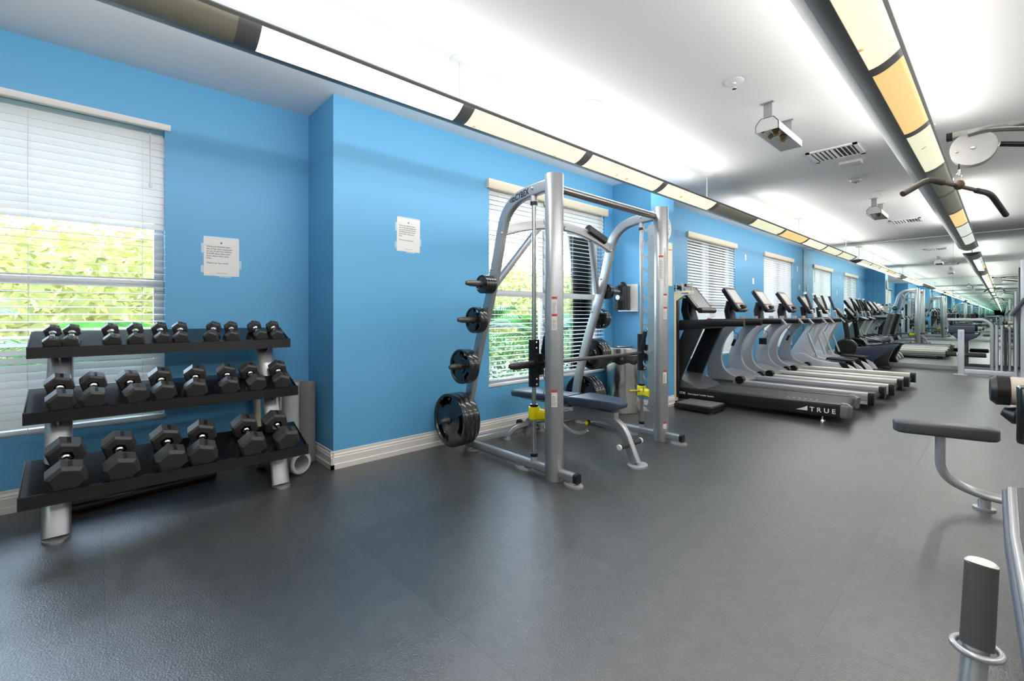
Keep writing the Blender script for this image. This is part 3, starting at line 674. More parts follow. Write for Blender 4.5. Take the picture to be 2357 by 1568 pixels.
# spring clips hanging by the upper pegs
def clip(x, y, z, label):
    m = MB(); p = [(x + .03 * math.cos(a), y + .012 * a / 6, z + .03 * math.sin(a)) for a in [k * .5 for k in range(-3, 14)]]
    m.tube(p, .0035, 8); m.tube([p[-1], (x - .03, y + .02, z - .07), (x - .01, y + .02, z - .075)], .0035, 8); o = m.build('spring_clip', BLK); 
    for v in o.data.vertices: v.co -= V((x, y, z))
    o.location = (x, y, z); tag(o, label, 'collar clip', 'spring clips on the plate pegs')
clip(-2.85, PA - .112, 1.10, 'black spring clip beside the plates on the near second peg'); clip(-2.745, PB + .095, 1.38, 'black spring clip beside the plates on the far top peg')
# bar pad lying on the arch
m = MB(); y_, z_ = 3.60, 1.905
m.sweep([(-2.64, 3.40, 1.945), (-2.64, 3.66, 1.865)], circ(.040, 18)[2:17], side=(1, 0, 0)); m.v = [p - V((-2.64, 3.5, 1.9)) for p in m.v]
o = m.build('bar_pad', FOAM); o.location = (-2.64, 3.5, 1.9)
tag(o, 'black foam bar pad resting on the right end of the smith machine arch', 'bar pad')
# ------------------------------------------------------------------ adjustable bench inside the smith machine
BY = 3.0
be = thing('weight_bench', 'adjustable dark blue weight bench inside the smith machine', 'bench', (-2.5, BY, 0))
def wb(x, name, m, **k): return x.build(name, m, be, world=True, **k)
def pad(mb, pts2, w0, w1, t, n=10):
    # flat upholstered pad following pts2 (x, z) with widths w0..w1
    pts = [V((a, BY, b)) for a, b in pts2]; mb.sweep(pts, rrect(w0, t, t * .42, 4), side=(0, 1, 0), scale=None)
m = MB(); xs = [-3.18, -3.15, -3.05, -2.80, -2.55, -2.47]; ws = [.16, .22, .25, .27, .24, .20]; vs = []; t_ = .062
for x, w in zip(xs, ws):
    z = .40 + (x + 3.18) * .045
    for a, b in rrect(w, t_ if w > .18 else t_ * .7, .022, 4): vs.append((x, BY + a, z + b))
k = len(rrect(.2, .06, .02, 4)); m.add(vs, [(i * k + e, i * k + (e + 1) % k, (i + 1) * k + (e + 1) % k, (i + 1) * k + e) for i in range(len(xs) - 1) for e in range(k)] + [tuple(range(k)), tuple((len(xs) - 1) * k + e for e in range(k))])
wb(m, 'back_pad', VINYL, ang=60)
m = MB(); xs = [-2.43, -2.38, -2.2, -2.06, -2.01, -1.985]; ws = [.30, .30, .27, .20, .16, .10]; vs = []
for i, (x, w) in enumerate(zip(xs, ws)):
    z = .435 + (x + 2.42) * .01
    for a, b in rrect(w, t_ * (1.0, 1.15, 1.2, 1.15, .95, .5)[i], .012, 4): vs.append((x, BY + a, z + b))
m.add(vs, [(i * k + e, i * k + (e + 1) % k, (i + 1) * k + (e + 1) % k, (i + 1) * k + e) for i in range(len(xs) - 1) for e in range(k)] + [tuple(range(k)), tuple((len(xs) - 1) * k + e for e in range(k))])
wb(m, 'seat_pad', VINYL, ang=60)
m = MB(); m.sweep(fillet([(-3.08, BY, .02), (-3.02, BY, .15), (-2.75, BY, .22), (-2.45, BY, .30), (-2.12, BY, .33), (-1.99, BY, .26), (-1.88, BY, .02)], .12), rrect(.05, .075, .016), side=(0, 1, 0)); wb(m, 'spine_frame', SILV)
m = MB(); m.sweep(fillet([(-3.10, BY - .22, .02), (-3.06, BY - .16, .10), (-3.02, BY, .13), (-3.06, BY + .16, .10), (-3.10, BY + .22, .02)], .08), rrect(.05, .05, .012)); wb(m, 'rear_leg', SILV)
for y in (BY - .22, BY + .22):
    m = MB(); m.sweep([(-3.11, y, 0), (-3.11, y, .016)], oval(.065, .045), side=(1, 0, 0)); wb(m, 'rear_foot', SILVP)
m = MB(); m.sweep([(-1.865, BY, 0), (-1.865, BY, .014)], oval(.07, .085), side=(1, 0, 0)); wb(m, 'front_foot', SILVP)
m = MB(); m.cyl((-1.93, BY - .15, .155), (-1.93, BY + .15, .155), .011); wb(m, 'foot_bar', SILVP)
for s_ in (-1, 1):
    m = MB(); m.cyl((-1.93, BY + s_ * .035, .155), (-1.93, BY + s_ * .135, .155), .020, ch=.003); wb(m, 'grip_sleeve', FOAM)
    m = MB(); m.cyl((-1.93, BY + s_ * .135, .155), (-1.93, BY + s_ * .152, .155), .022, ch=.003); wb(m, 'end_plug', LOGOW)
m = MB(); A = [(-2.62 + .33 * (k / 12), BY - .06, .30 - .17 * math.sin(PI * (.12 + .62 * k / 12)) + .03) for k in range(13)]
m.sweep(A, rrect(.006, .022, .002), side=(0, 1, 0)); ar = wb(m, 'ladder_arc', SILVP)
for k in range(1, 13): p = V(A[k]); m = MB(); m.cyl(p + V((0, -.012, -.012)), p + V((0, .012, -.012)), .005, 8); wb(m, 'arc_pin', CHROME)
for x, z in ((-2.60, .27), (-2.26, .275)):
    m = MB(); m.cyl((x, BY - .11, z), (x, BY - .075, z), .020, 20, ch=.003); kn = wb(m, 'adjust_knob', BLK)
    m = MB(); m.cyl((x, BY - .112, z), (x, BY - .109, z), .016, 20); o = m.build('knob_face', YEL, kn); 
    for v in o.data.vertices: v.co -= be.location
    m = MB(); m.cyl((x, BY - .075, z), (x, BY - .02, z), .009, 12); wb(m, 'knob_stem', CHROME)
m = MB(); m.bb((-2.47, BY - .03, .33), (-2.05, BY + .03, .375)); m.bb((-3.1, BY - .03, .35), (-2.5, BY + .03, .375)); wb(m, 'pad_carrier', SILV, bevel=.005)
m = MB(); m.cyl((-2.445, BY - .10, .40), (-2.445, BY + .10, .40), .022, 18); wb(m, 'hinge', BLK)
m = MB(); m.cyl((-3.06, BY - .10, .13), (-3.06, BY - .07, .13), .034, 20); wb(m, 'transport_wheel', BLK)
# ------------------------------------------------------------------ bin, crate, wipes dispenser, clock, chart, sign panels
bn = thing('waste_bin', 'round stainless steel waste bin with a black liner in the wall corner', 'waste bin', (-3.06, 4.60, 0))
MB().lathe((0, 0, 0), (0, 0, 1), [(.001, .004), (.183, .004), (.187, .01), (.187, .60), (.183, .60), (.180, .02), (.001, .02)], 56).build('drum', STEEL, bn)
m = MB(); n = 64; vs = []; rws = [(.192, .575), (.198, .60), (.196, .63), (.191, .66), (.189, .69)]
for r, z in rws:
    for i in range(n): a = 2 * PI * i / n; q = 1 + .022 * math.sin(9 * a + z * 90) * math.sin(5 * a) ; vs.append((r * math.cos(a) * q, r * math.sin(a) * q, z + (.012 * math.sin(7 * a) if z < .6 else 0)))
m.add(vs, [(j * n + i, j * n + (i + 1) % n, (j + 1) * n + (i + 1) % n, (j + 1) * n + i) for j in range(4) for i in range(n)]); m.build('liner_bag', BAG, bn, ang=80)
MB().lathe((0, 0, 0), (0, 0, 1), [(.190, .665), (.194, .67), (.190, .745), (.176, .757), (.140, .757), (.136, .752), (.136, .70), (.15, .68), (.186, .668)], 56).build('rim_lid', STEEL, bn)
c = thing('step_stool', 'teal plastic step stool on edge against the wall beside the bin', 'step stool', (-3.25, 4.34, 0))
m = MB(); m.bb((-.09, -.02, 0), (-.06, .05, .30)); m.bb((.03, -.02, 0), (.06, .05, .30)); m.bb((-.06, -.015, .06), (.03, .045, .10)); m.bb((-.06, -.015, .20), (.03, .045, .235)); m.build('side_frame', TEAL, c, bevel=.004)
MB().bb((-.05, -.018, .12), (.02, -.014, .175)).build('paper_label', PAPER, c, flat=True)
wd = thing('wipes_dispenser', 'black wall wipes dispenser on the pier above the waste bin', 'dispenser', (-3.13, Y2, 1.20))
MB().bb((-.05, -.015, -.01), (.145, 0, .31)).build('back_plate', WHITEW, wd, bevel=.004)
MB().bb((-.04, -.14, -.022), (.15, 0, -.008)).build('drip_shelf', WHITEW, wd, bevel=.003)
m = MB(); m.sweep([(-.02, -.078, 0), (-.02, -.078, .285)], rrect(.165, .125, .03), side=(1, 0, 0)); m.build('canister', mat('smoked_plastic', (.012, .014, .018), .1, coat=.5), wd)
m = MB(); m.prism([V((-.07, -.09, .285)), V((.03, -.09, .285)), V((-.01, -.09, .34)), V((-.03, -.09, .34))], (0, -.03, 0), (0, .05, 0)); m.build('wipe_nozzle', BLK, wd, bevel=.01)
MB().lathe((-.05, -.1415, .15), (0, -1, 0), [(.03, 0), (.03, .002), (.0001, .002)], 24).build('oval_badge', PAPER, wd)
ck = thing('wall_clock', 'round white wall clock high on the face of the blue pier', 'clock', (XC, 5.07, 2.19))
MB().lathe((0, 0, 0), (1, 0, 0), [(.001, 0), (.155, 0), (.165, .012), (.160, .034), (.145, .036), (.143, .026), (.001, .026)], 48).build('case', mat('clock_rim', (.70, .70, .69), .35), ck)
MB().lathe((.0265, 0, 0), (1, 0, 0), [(.142, 0), (.0001, .001)], 48).build('dial', PAPER, ck)
m = MB(); m.box((.031, .02, .035), (.002, .008, .09), Matrix.Rotation(-.5, 3, 'X')); m.box((.031, -.03, -.02), (.002, .006, .12), Matrix.Rotation(-1.0, 3, 'X'))
for k in range(12): a = k * PI / 6; m.box((.029, .12 * math.sin(a), .12 * math.cos(a)), (.001, .006, .02), Matrix.Rotation(-a, 3, 'X'))
m.build('hands', LOGOB, ck, flat=True)
ch = thing('wall_chart', 'tall cream exercise chart below the clock on the blue pier', 'poster', (XC, 5.12, 1.765))
MB().bb((.001, -.19, -.27), (.006, .19, .27)).build('sheet', mat('chart_paper', (.80, .76, .64), .5), ch, flat=True)
m = MB(); m.bb((.0062, -.18, .17), (.0068, .18, .19))
for k in range(11): m.bb((.0062, -.17, .14 - .034 * k), (.0068, -.17 + random.uniform(.08, .3), .145 - .034 * k))
m.build('printed_lines', mat('ochre_print', (.55, .33, .12), .5), ch, flat=True)
for y, z, w, hh, lab, nm_ in ((9.16, 2.235, .07, .115, 'white switch plate high on the wall left of the last window', 'switch_plate'), (9.55, 1.80, .085, .12, 'white outlet plate beside the last real window', 'outlet_plate'),
                         (12.37, 2.235, .07, .115, 'white plate high on the wall next to the mirror corner', 'switch_plate'), (12.53, 1.80, .085, .12, 'white outlet plate low next to the mirror corner', 'outlet_plate'),
                         (6.36, 1.72, .05, .30, 'narrow white plate on the wall above the physician scale', 'switch_plate')):
    t = thing(nm_, lab, 'wall plate', (XA, y, z)); MB().bb((0, -w / 2, -hh / 2), (.007, w / 2, hh / 2)).build('cover', LOGOW, t, bevel=.003); MB().bb((.0065, -w / 6, -hh / 5), (.010, w / 6, hh / 5)).build('insert', WHITEW, t, flat=True)
# ------------------------------------------------------------------ physician scale
sc_ = thing('physician_scale', 'cream upright physician scale with black platform by the black treadmill', 'scale', (-2.50, 5.33, 0))
m = MB(); m.bb((-.39, .06, .02), (-.16, .16, .05)); m.bb((-.20, -.19, .018), (.26, .19, .075)); m.build('platform_base', BLK, sc_, bevel=.008)
MB().bb((-.17, -.175, .075), (.245, .175, .090)).build('platform_mat', mat('grey_tread', (.13, .13, .135), .5, bump=.2, bscale=300), sc_, bevel=.004)
MB().bb((-.385, .05, .05), (-.312, .14, 1.40)).build('column', CREAM, sc_, bevel=.006)
MB().bb((-.312, .085, .10), (-.295, .14, 1.36)).build('height_rod_channel', BLK, sc_, bevel=.003)
MB().bb((-.44, .08, 1.385), (-.10, .13, 1.44)).build('beam_housing', CREAM, sc_, bevel=.005)
m = MB(); m.prism([V((-.385, .07, 1.30)), V((-.325, .07, 1.30)), V((-.19, .07, 1.39)), V((-.44, .07, 1.39))], (0, 0, 0), (0, .06, 0)); m.build('head_bracket', CREAM, sc_, flat=True)
m = MB()
for z in (1.465, 1.50): m.bb((-.48, .088, z), (-.11, .096, z + .014))
for x in (-.46, -.33, -.24, -.12): m.bb((x, .08, 1.435), (x + .012, .11, 1.53))
m.build('weigh_beams', STEEL, sc_, flat=True)
m = MB(); m.cyl((-.395, .07, 1.475), (-.395, .11, 1.475), .028); m.bb((-.29, .07, 1.455), (-.245, .10, 1.50)); m.cyl((-.19, .08, 1.51), (-.19, .1, 1.51), .016); m.build('poise_weights', BLK, sc_, bevel=.002)
MB().bb((-.24, .0785, 1.402), (-.15, .0795, 1.414)).build('maker_strip', mat('blue_print', (.03, .05, .3), .5), sc_, flat=True)
for x, y in ((-.18, -.17), (.24, -.17), (-.18, .17), (.24, .17)): MB().cyl((x, y, 0), (x, y, .02), .02, 12).build('foot', RUBBER, sc_)
# ------------------------------------------------------------------ treadmills
def console(root, x0, z0, x1, z1, w, th=.06, scr=SCREEN, yc=0.0, fancy=True):
    # slab leaning from its low near edge (x0, z0) to its high far edge (x1, z1)
    d = V((x1 - x0, 0, z1 - z0)); L = d.length; u = d / L; n = V((u.z, 0, -u.x)); c = V(((x0 + x1) / 2, yc, (z0 + z1) / 2))
    def P(a, b, h): return c + u * a + V((0, b, 0)) + n * h
    m = MB(); prof = rrect(w, L, .05, 5); m.prism([P(b, a, -th / 2) for a, b in prof], (0, 0, 0), n * th); co = m.build('console', BLK, root, bevel=.008)
    s0, s1 = (-.18 * L, .40 * L) if fancy else (-.42 * L, .44 * L)
    m = MB(); m.prism([P(s0, -w * .38, th / 2), P(s0, w * .38, th / 2), P(s1, w * .38, th / 2), P(s1, -w * .38, th / 2)], (0, 0, 0), n * .003); m.build('screen', scr, co, flat=True)
    if fancy:
        m = MB(); m.prism([P(-.42 * L, -w * .36, th / 2), P(-.42 * L, w * .36, th / 2), P(-.24 * L, w * .36, th / 2), P(-.24 * L, -w * .36, th / 2)], (0, 0, 0), n * .004); m.build('keypad', mat('keypad_grey', (.35, .35, .36), .5, var=.2, scale=60), co, flat=True)
        m = MB(); m.prism([P(-.225 * L, -w * .3, th / 2), P(-.225 * L, w * .3, th / 2), P(-.205 * L, w * .3, th / 2), P(-.205 * L, -w * .3, th / 2)], (0, 0, 0), n * .004); m.build('red_strip', REDP, co, flat=True)
        m = MB(); m.box(P(-.36 * L, 0, .05), (.05, w * .35, .05)); m.build('reading_lip', BLK, co, bevel=.01)
    m = MB(); m.box(P(.5 * L, 0, .0), (.05, w * .4, .035)); m.build('top_cap', BLK, co, bevel=.012)
    return co
FINA = [(-.98, .19), (-.995, .35), (-.965, .55), (-.88, .77), (-.79, .92), (-.70, 1.02)]
FINB = [(-.42, 1.03), (-.56, .975), (-.675, .87), (-.755, .73), (-.79, .58), (-.785, .45), (-.74, .345), (-.65, .275), (-.53, .235), (-.47, .19)]
def treadmill(loc, label, grp, k, hw=.40):
    t = thing('treadmill', label, 'treadmill', loc, 0, grp)
    m = MB(); m.bb((-.72, -.27, .13), (.90, .27, .15)); m.cyl((.90, -.27, .11), (.90, .27, .11), .045, 20); b_ = m.build('running_belt', BELT, t, flat=False)
    lm = MB()
    for q in range(12): lm.bb((-.3 + .1 * q, -.02, .1502), (-.25 + .1 * q, .02, .1506)) if q % 4 == 0 else None
    MB().bb((-.80, -.30, .05), (.86, .30, .125)).build('deck', BLK, t, flat=True)
    for s in (-1, 1):
        m = MB(); m.sweep([(-.62, s * (hw - .055), .155), (.93, s * (hw - .055), .155)], rrect(.12, .095, .015), side=(0, 1, 0)); m.build('side_rail', RAILC if k else mat('grey_rail_aluminium', (.46, .47, .49), .4, .4), t)
        m = MB(); m.sweep([(-.60, s * (hw - .05), .09), (.92, s * (hw - .05), .09)], rrect(.09, .05, .01), side=(0, 1, 0)); m.build('lower_skirt', HOUS, t)
        m = MB(); m.sweep([(.925, s * (hw - .055), .135), (.985, s * (hw - .055), .135)], rrect(.13, .15, .03), side=(0, 1, 0)); m.build('rear_cap', BLK, t)
        y0 = s * hw - (.055 if s > 0 else 0); fa = spline([(a, 0, b) for a, b in FINA], 4); fb = spline([(a, 0, b) for a, b in FINB], 4)
        MB().prism([p + V((0, y0, 0)) for p in fa + fb], (0, 0, 0), (0, .055, 0)).build('curved_upright', SILVP, t, bevel=.010)
        m = MB(); m.lathe((-.52, s * hw - .045, .215), (0, 1, 0), [(.001, 0), (.055, 0), (.055, .09), (.001, .09)], 24); m.build('upright_foot_cap', BLK, t)
        m = MB(); m.sweep(fillet([(-.80, s * (hw - .03), 1.0), (-.66, s * (hw - .03), 1.045), (.0, s * (hw - .03), 1.05)], .1), rrect(.07, .075, .028), side=(0, 1, 0)); m.build('handrail', BLK, t)
        m = MB(); m.prism([V((-.015, s * (hw - .03), 1.09)), V((.0, s * (hw - .03), 1.09)), V((.06, s * (hw - .03), 1.01)), V((.045, s * (hw - .03), 1.01))], (0, -.036, 0), (0, .036, 0)); m.build('rail_tip', SILV, t, flat=True)
    m = MB(); m.prism([V((-.98, 0, .06)), V((-.55, 0, .06)), V((-.55, 0, .17)), V((-.70, 0, .26)), V((-.93, 0, .30)), V((-.99, 0, .24))], (0, -(hw - .055), 0), (0, hw - .055, 0)); m.build('motor_cover', GREYP, t, bevel=.015)
    m = MB(); m.prism([V((-.84, 0, .97)), V((-.40, 0, 1.02)), V((-.38, 0, 1.06)), V((-.80, 0, 1.08))], (0, -(hw - .06), 0), (0, hw - .06, 0)); m.build('dash_tray', BLK, t, bevel=.015)
    m = MB(); m.sweep([(-.80, 0, 1.03), (-.83, 0, 1.2), (-.80, 0, 1.34)], rrect(.10, .20, .03), side=(1, 0, 0)); m.build('console_neck', BLK, t)
    console(t, -.64, 1.19, -.86, 1.54, .40)
    for s in (-1, 1):
        m = MB(); m.cyl((-.55, s * .26, 1.05), (-.55, s * .26, 1.12), .035, 16); m.build('cup_holder', mat('cup_grey', (.4, .4, .4), .5), t)
    for x in (-.9, .8):
        for s in (-1, 1): MB().cyl((x, s * .33, 0), (x, s * .33, .07), .025, 12).build('leveling_foot', BLK, t)
    m = MB(); pts = [(-.62, -.28, 1.0), (-.64, -.33, .90), (-.56, -.38, .86), (-.55, -.43, .80), (-.60, -.42, .76)]; m.tube(spline(pts, 4), .004, 6); cd_ = m.build('safety_cord', BLK, t)
    if k != 1: MB().box((-.60, -.43, .74), (.035, .03, .10), Matrix.Rotation(.4, 3, 'Y')).build('hanging_clip', BLK, t, bevel=.006)
    else: MB().box((-.62, -hw - .012, .72), (.11, .02, .10)).build('battery_box', BLK, t, bevel=.006)
    return t
G_ = 'silver treadmills in the row along the windows'
treadmill((-2.02, 7.155, 0), 'silver treadmill with curved uprights, next to the black treadmill', G_, 0)
treadmill((-1.97, 8.205, 0), 'silver treadmill with curved uprights, the middle of the three', G_, 1)
treadmill((-1.94, 9.283, 0), 'silver treadmill with curved uprights, beside the ellipticals', G_, 2)
t = thing('treadmill', 'black treadmill with white lettering on its side, nearest the camera', 'treadmill', (-2.09, 6.05, 0), .085)
hw = .40
for s in (-1, 1):
    m = MB(); m.sweep([(-.98, s * (hw - .05), .125), (.90, s * (hw - .05), .125)], rrect(.10, .145, .018), side=(0, 1, 0)); sk = m.build('side_skirt', BLK, t)
    m = MB(); m.sweep([(.90, s * (hw - .06), .128), (.955, s * (hw - .06), .125), (.985, s * (hw - .07), .122)], rrect(.125, .165, .035), side=(0, 1, 0), scale=[1, 1, .75]); m.build('rear_cap', mat('cap_grey', (.16, .16, .17), .25, .3), t)
    if s < 0:
        M = frame((.63, -hw - .0006, .095), (1, 0, 0), (0, 0, 1)); text('side_lettering', 'T R U E', .068, LOGOW, sk, M, bold=.0012, sx=1.05)
        m = MB(); m.prism([V((.50, -hw - .0004, .098)), V((.61, -hw - .0004, .098)), V((.61, -hw - .0004, .150)), V((.575, -hw - .0004, .128))], (0, 0, 0), (0, -.0006, 0)); m.build('side_logo', LOGOW, sk, flat=True)
        M = frame((-.80, -hw - .0006, .118), (1, 0, 0), (0, 0, 1)); text('side_lettering', 'ITX', .040, LOGOW, sk, M, bold=.0015, sx=1.2)
        M = frame((-.69, -hw - .0006, .119), (1, 0, 0), (0, 0, 1)); text('side_lettering', 'Foot Impact Transfer System', .027, LOGOW, sk, M, bold=.0005)
        poly = [(-.985, .19), (-.86, .19), (-.80, .33), (-.60, .98), (-.80, .98), (-1.0, .35)]
    poly = [(-1.02, .17), (-.82, .17), (-.78, .33), (-.50, .99), (-.72, .99), (-1.0, .36)]
    MB().prism([V((a, s * (hw - .02), b)) for a, b in poly], (0, -.035, 0), (0, .035, 0)).build('leaning_post', BLK, t, bevel=.012)
    m = MB(); m.sweep(fillet([(-.70, s * (hw - .02), 1.0), (-.45, s * (hw - .02), 1.04), (-.03, s * (hw - .02), 1.045)], .1), rrect(.085, .095, .035), side=(0, 1, 0)); m.build('handrail', BLK, t)
MB().bb((-.80, -.30, .05), (.86, .30, .15)).build('deck', BLK, t, flat=True)
m = MB(); m.bb((-.72, -.295, .165), (.90, .295, .19)); m.cyl((.905, -.295, .14), (.905, .295, .14), .05, 20); bl = m.build('running_belt', BELT, t)
m = MB(); m.bb((-.74, -.31, .19), (.90, -.296, .198)); m.bb((-.74, .296, .19), (.90, .31, .198)); m.build('foot_rail_edge', mat('edge_grey', (.10, .10, .10), .4), t, flat=True)
for q in range(6): MB().bb((.38 + .055 * q, -.20, .1903), (.40 + .055 * q, -.185, .1908)).build('belt_mark', LOGOW, bl, flat=True)
m = MB(); m.prism([V((-1.02, 0, .08)), V((-.50, 0, .185)), V((-.56, 0, .20)), V((-.80, 0, .31)), V((-.98, 0, .33)), V((-1.03, 0, .27))], (0, -(hw - .03), 0), (0, hw - .03, 0)); mc = m.build('motor_cover', mat('cover_charcoal', (.10, .10, .105), .32, .1), t, bevel=.015)
m = MB(); m.prism([V((-.86, 0, .93)), V((-.50, 0, .96)), V((-.42, 0, 1.03)), V((-.50, 0, 1.08)), V((-.84, 0, 1.07)), V((-.93, 0, 1.0))], (0, -(hw + .02), 0), (0, hw + .02, 0)); m.build('dash', BLK, t, bevel=.02)
MB().cyl((-.52, -.12, 1.075), (-.52, -.12, 1.095), .025, 16).build('stop_button', REDP, t)
m = MB(); m.sweep([(-.80, 0, 1.05), (-.84, 0, 1.2), (-.82, 0, 1.36)], rrect(.12, .26, .03), side=(1, 0, 0)); m.build('console_neck', BLK, t)
console(t, -.62, 1.20, -.86, 1.52, .58, th=.04, scr=mat('dark_glass', (.30, .295, .28), .12), fancy=False)
m = MB(); m.cyl((-.59, -.27, 1.195), (-.59, .27, 1.195), .035, 20, ch=.01); m.build('console_lip', BLK, t)
for x in (-.9, .74):
    for s in (-1, 1):
        m = MB(); m.cyl((x, s * .36, .015), (x, s * .36, .06), .009, 12); m.cyl((x, s * .36, 0), (x, s * .36, .016), .028, 18, .02); m.build('leveling_foot', CHROME, t)
# ------------------------------------------------------------------ ellipticals
def elliptical(loc, label):
    t = thing('elliptical_trainer', label, 'elliptical trainer', loc, 0, 'white elliptical trainers beside the treadmills')
    for s in (-1, 1):
        top = spline([(-.56, 0, .12), (-.52, 0, .27), (-.38, 0, .38), (-.22, 0, .38), (-.06, 0, .29), (.16, 0, .25), (.42, 0, .23), (.58, 0, .15), (.66, 0, .03)], 5)
        y0 = s * .23 - .055; MB().prism([p + V((0, y0, 0)) for p in top] + [V((-.50, y0, .02))], (0, 0, 0), (0, .11, 0)).build('side_housing', HOUS, t, bevel=.02)
        m = MB(); m.prism([V((.34, s * .23, .245)), V((.46, s * .23, .235)), V((.56, s * .23, .06)), V((.47, s * .23, .05))], (0, -.060, 0), (0, .060, 0)); m.build('rail_trim', BLK, t, flat=True)
        m = MB(); m.prism([V((.10, 0, .28)), V((.50, 0, .26)), V((.56, 0, .31)), V((.50, 0, .295)), V((.12, 0, .32))], (0, s * .09 - .075, 0), (0, s * .09 + .075, 0)); m.build('foot_pedal', BLK, t, bevel=.008)
        y = s * .30
        m = MB(); m.tube(spline([(-.08, y, 1.22), (-.05, y, 1.05), (-.10, y, .88), (-.16, y, .78)], 5), .018, 12); m.build('arm_tube', SILV, t)
        m = MB(); m.tube([(-.16, y, .80), (.0, y, .34)], .020, 12); m.build('lower_link', SILVP, t)
        m = MB(); m.tube(spline([(-.19, y, 1.54), (-.13, y, 1.37), (-.09, y, 1.23)], 5), .022, 14); m.build('arm_grip', FOAM, t)
        m = MB(); m.cyl((-.20, y, 1.535), (-.205, y, 1.575), .027, 16, ch=.004); m.build('grip_cap', LOGOW, t)
        m = MB(); m.cyl((-.09, y, 1.215), (-.092, y, 1.235), .025, 16); m.build('grip_collar', LOGOW, t)
    m = MB(); m.bb((-.60, -.27, 0), (-.50, .27, .06)); m.build('front_foot', BLK, t, bevel=.01); m = MB(); m.bb((.42, -.24, 0), (.50, .24, .04)); m.build('rear_foot', BLK, t, bevel=.01)
    m = MB(); m.prism([V((-.56, 0, .12)), V((-.10, 0, .12)), V((-.16, 0, .42)), V((-.06, 0, .75)), V((.06, 0, 1.0)), V((-.16, 0, 1.03)), V((-.34, 0, .70)), V((-.50, 0, .42))], (0, -.12, 0), (0, .12, 0)); m.build('column_shroud', HOUS, t, bevel=.035)
    m = MB(); m.prism([V((-.36, 0, .98)), V((.04, 0, .98)), V((.10, 0, 1.03)), V((-.02, 0, 1.09)), V((-.34, 0, 1.09))], (0, -.21, 0), (0, .21, 0)); m.build('dash_tray', BLK, t, bevel=.02)
    m = MB(); m.sweep([(-.28, 0, 1.05), (-.31, 0, 1.3)], rrect(.08, .16, .02), side=(1, 0, 0)); m.build('console_neck', BLK, t)
    console(t, -.16, 1.17, -.36, 1.50, .36)
    return t
elliptical((-2.42, 10.46, 0), 'white elliptical trainer beside the last silver treadmill')
elliptical((-2.40, 11.50, 0), 'white elliptical trainer beside the recumbent bike')
# ------------------------------------------------------------------ recumbent bike by the mirror
t = thing('recumbent_bike', 'dark blue and black recumbent exercise bike next to the mirror', 'exercise bike', (-2.0, 12.36, 0))
m = MB(); m.prism([V((-.46, 0, .16)), V((.10, 0, .13)), V((.36, 0, .36)), V((.52, 0, .52)), V((.30, 0, .50)), V((-.10, 0, .44)), V((-.30, 0, .42)), V((-.50, 0, .30))], (0, -.10, 0), (0, .10, 0)); m.build('main_body', mat('navy_shell', (.035, .05, .085), .35), t, bevel=.03)
m = MB(); m.lathe((-.38, -.12, .40), (0, 1, 0), [(.001, 0), (.17, 0), (.20, .03), (.20, .21), (.17, .24), (.001, .24)], 32); m.build('front_shroud', BLK, t)
m = MB(); m.sweep(spline([(-.36, 0, .55), (-.38, 0, .78), (-.42, 0, 1.05)], 4), rrect(.10, .09, .03), side=(1, 0, 0)); m.build('console_mast', BLK, t)
console(t, -.42, 1.06, -.58, 1.28, .34, scr=SCREEN)
m = MB(); m.prism([V((.06, 0, .02)), V((.40, 0, .02)), V((.34, 0, .18)), V((.44, 0, .44)), V((.20, 0, .44)), V((.14, 0, .2))], (0, -.09, 0), (0, .09, 0)); m.build('rear_stand', BLK, t, bevel=.02)
m = MB(); m.bb((-.42, -.25, 0), (-.34, .25, .07)); m.build('front_foot', BLK, t, bevel=.015); m = MB(); m.bb((.28, -.27, 0), (.38, .27, .06)); m.build('rear_foot', BLK, t, bevel=.015)
m = MB(); m.sweep([(.02, 0, .58), (.32, 0, .60), (.40, 0, .63)], rrect(.36, .09, .035), side=(0, 1, 0)); m.build('seat', VINYL, t)
m = MB(); m.sweep(spline([(.29, 0, .70), (.33, 0, .90), (.40, 0, 1.16)], 4), rrect(.38, .08, .035), side=(0, 1, 0)); m.build('backrest', VINYLG, t)
for s in (-1, 1):
    m = MB(); m.tube(fillet([(.28, s * .12, .56), (.25, s * .27, .60), (-.02, s * .27, .66)], .06), .014, 10); m.build('side_handle', SILV, t)
    m = MB(); m.cyl((.0, s * .27, .655), (-.13, s * .27, .685), .019, 12); m.build('handle_grip', FOAM, t)
    m = MB(); m.box((-.36 + s * .10, s * .20, .36 + s * .06), (.12, .10, .03), Matrix.Rotation(.5, 3, 'Y')); m.build('pedal', BLK, t, bevel=.005)
    m = MB(); m.tube(fillet([(-.42, 0, .95), (-.36, s * .18, .97), (-.24, s * .20, 1.04)], .05), .014, 10); m.build('handlebar', BLK, t)
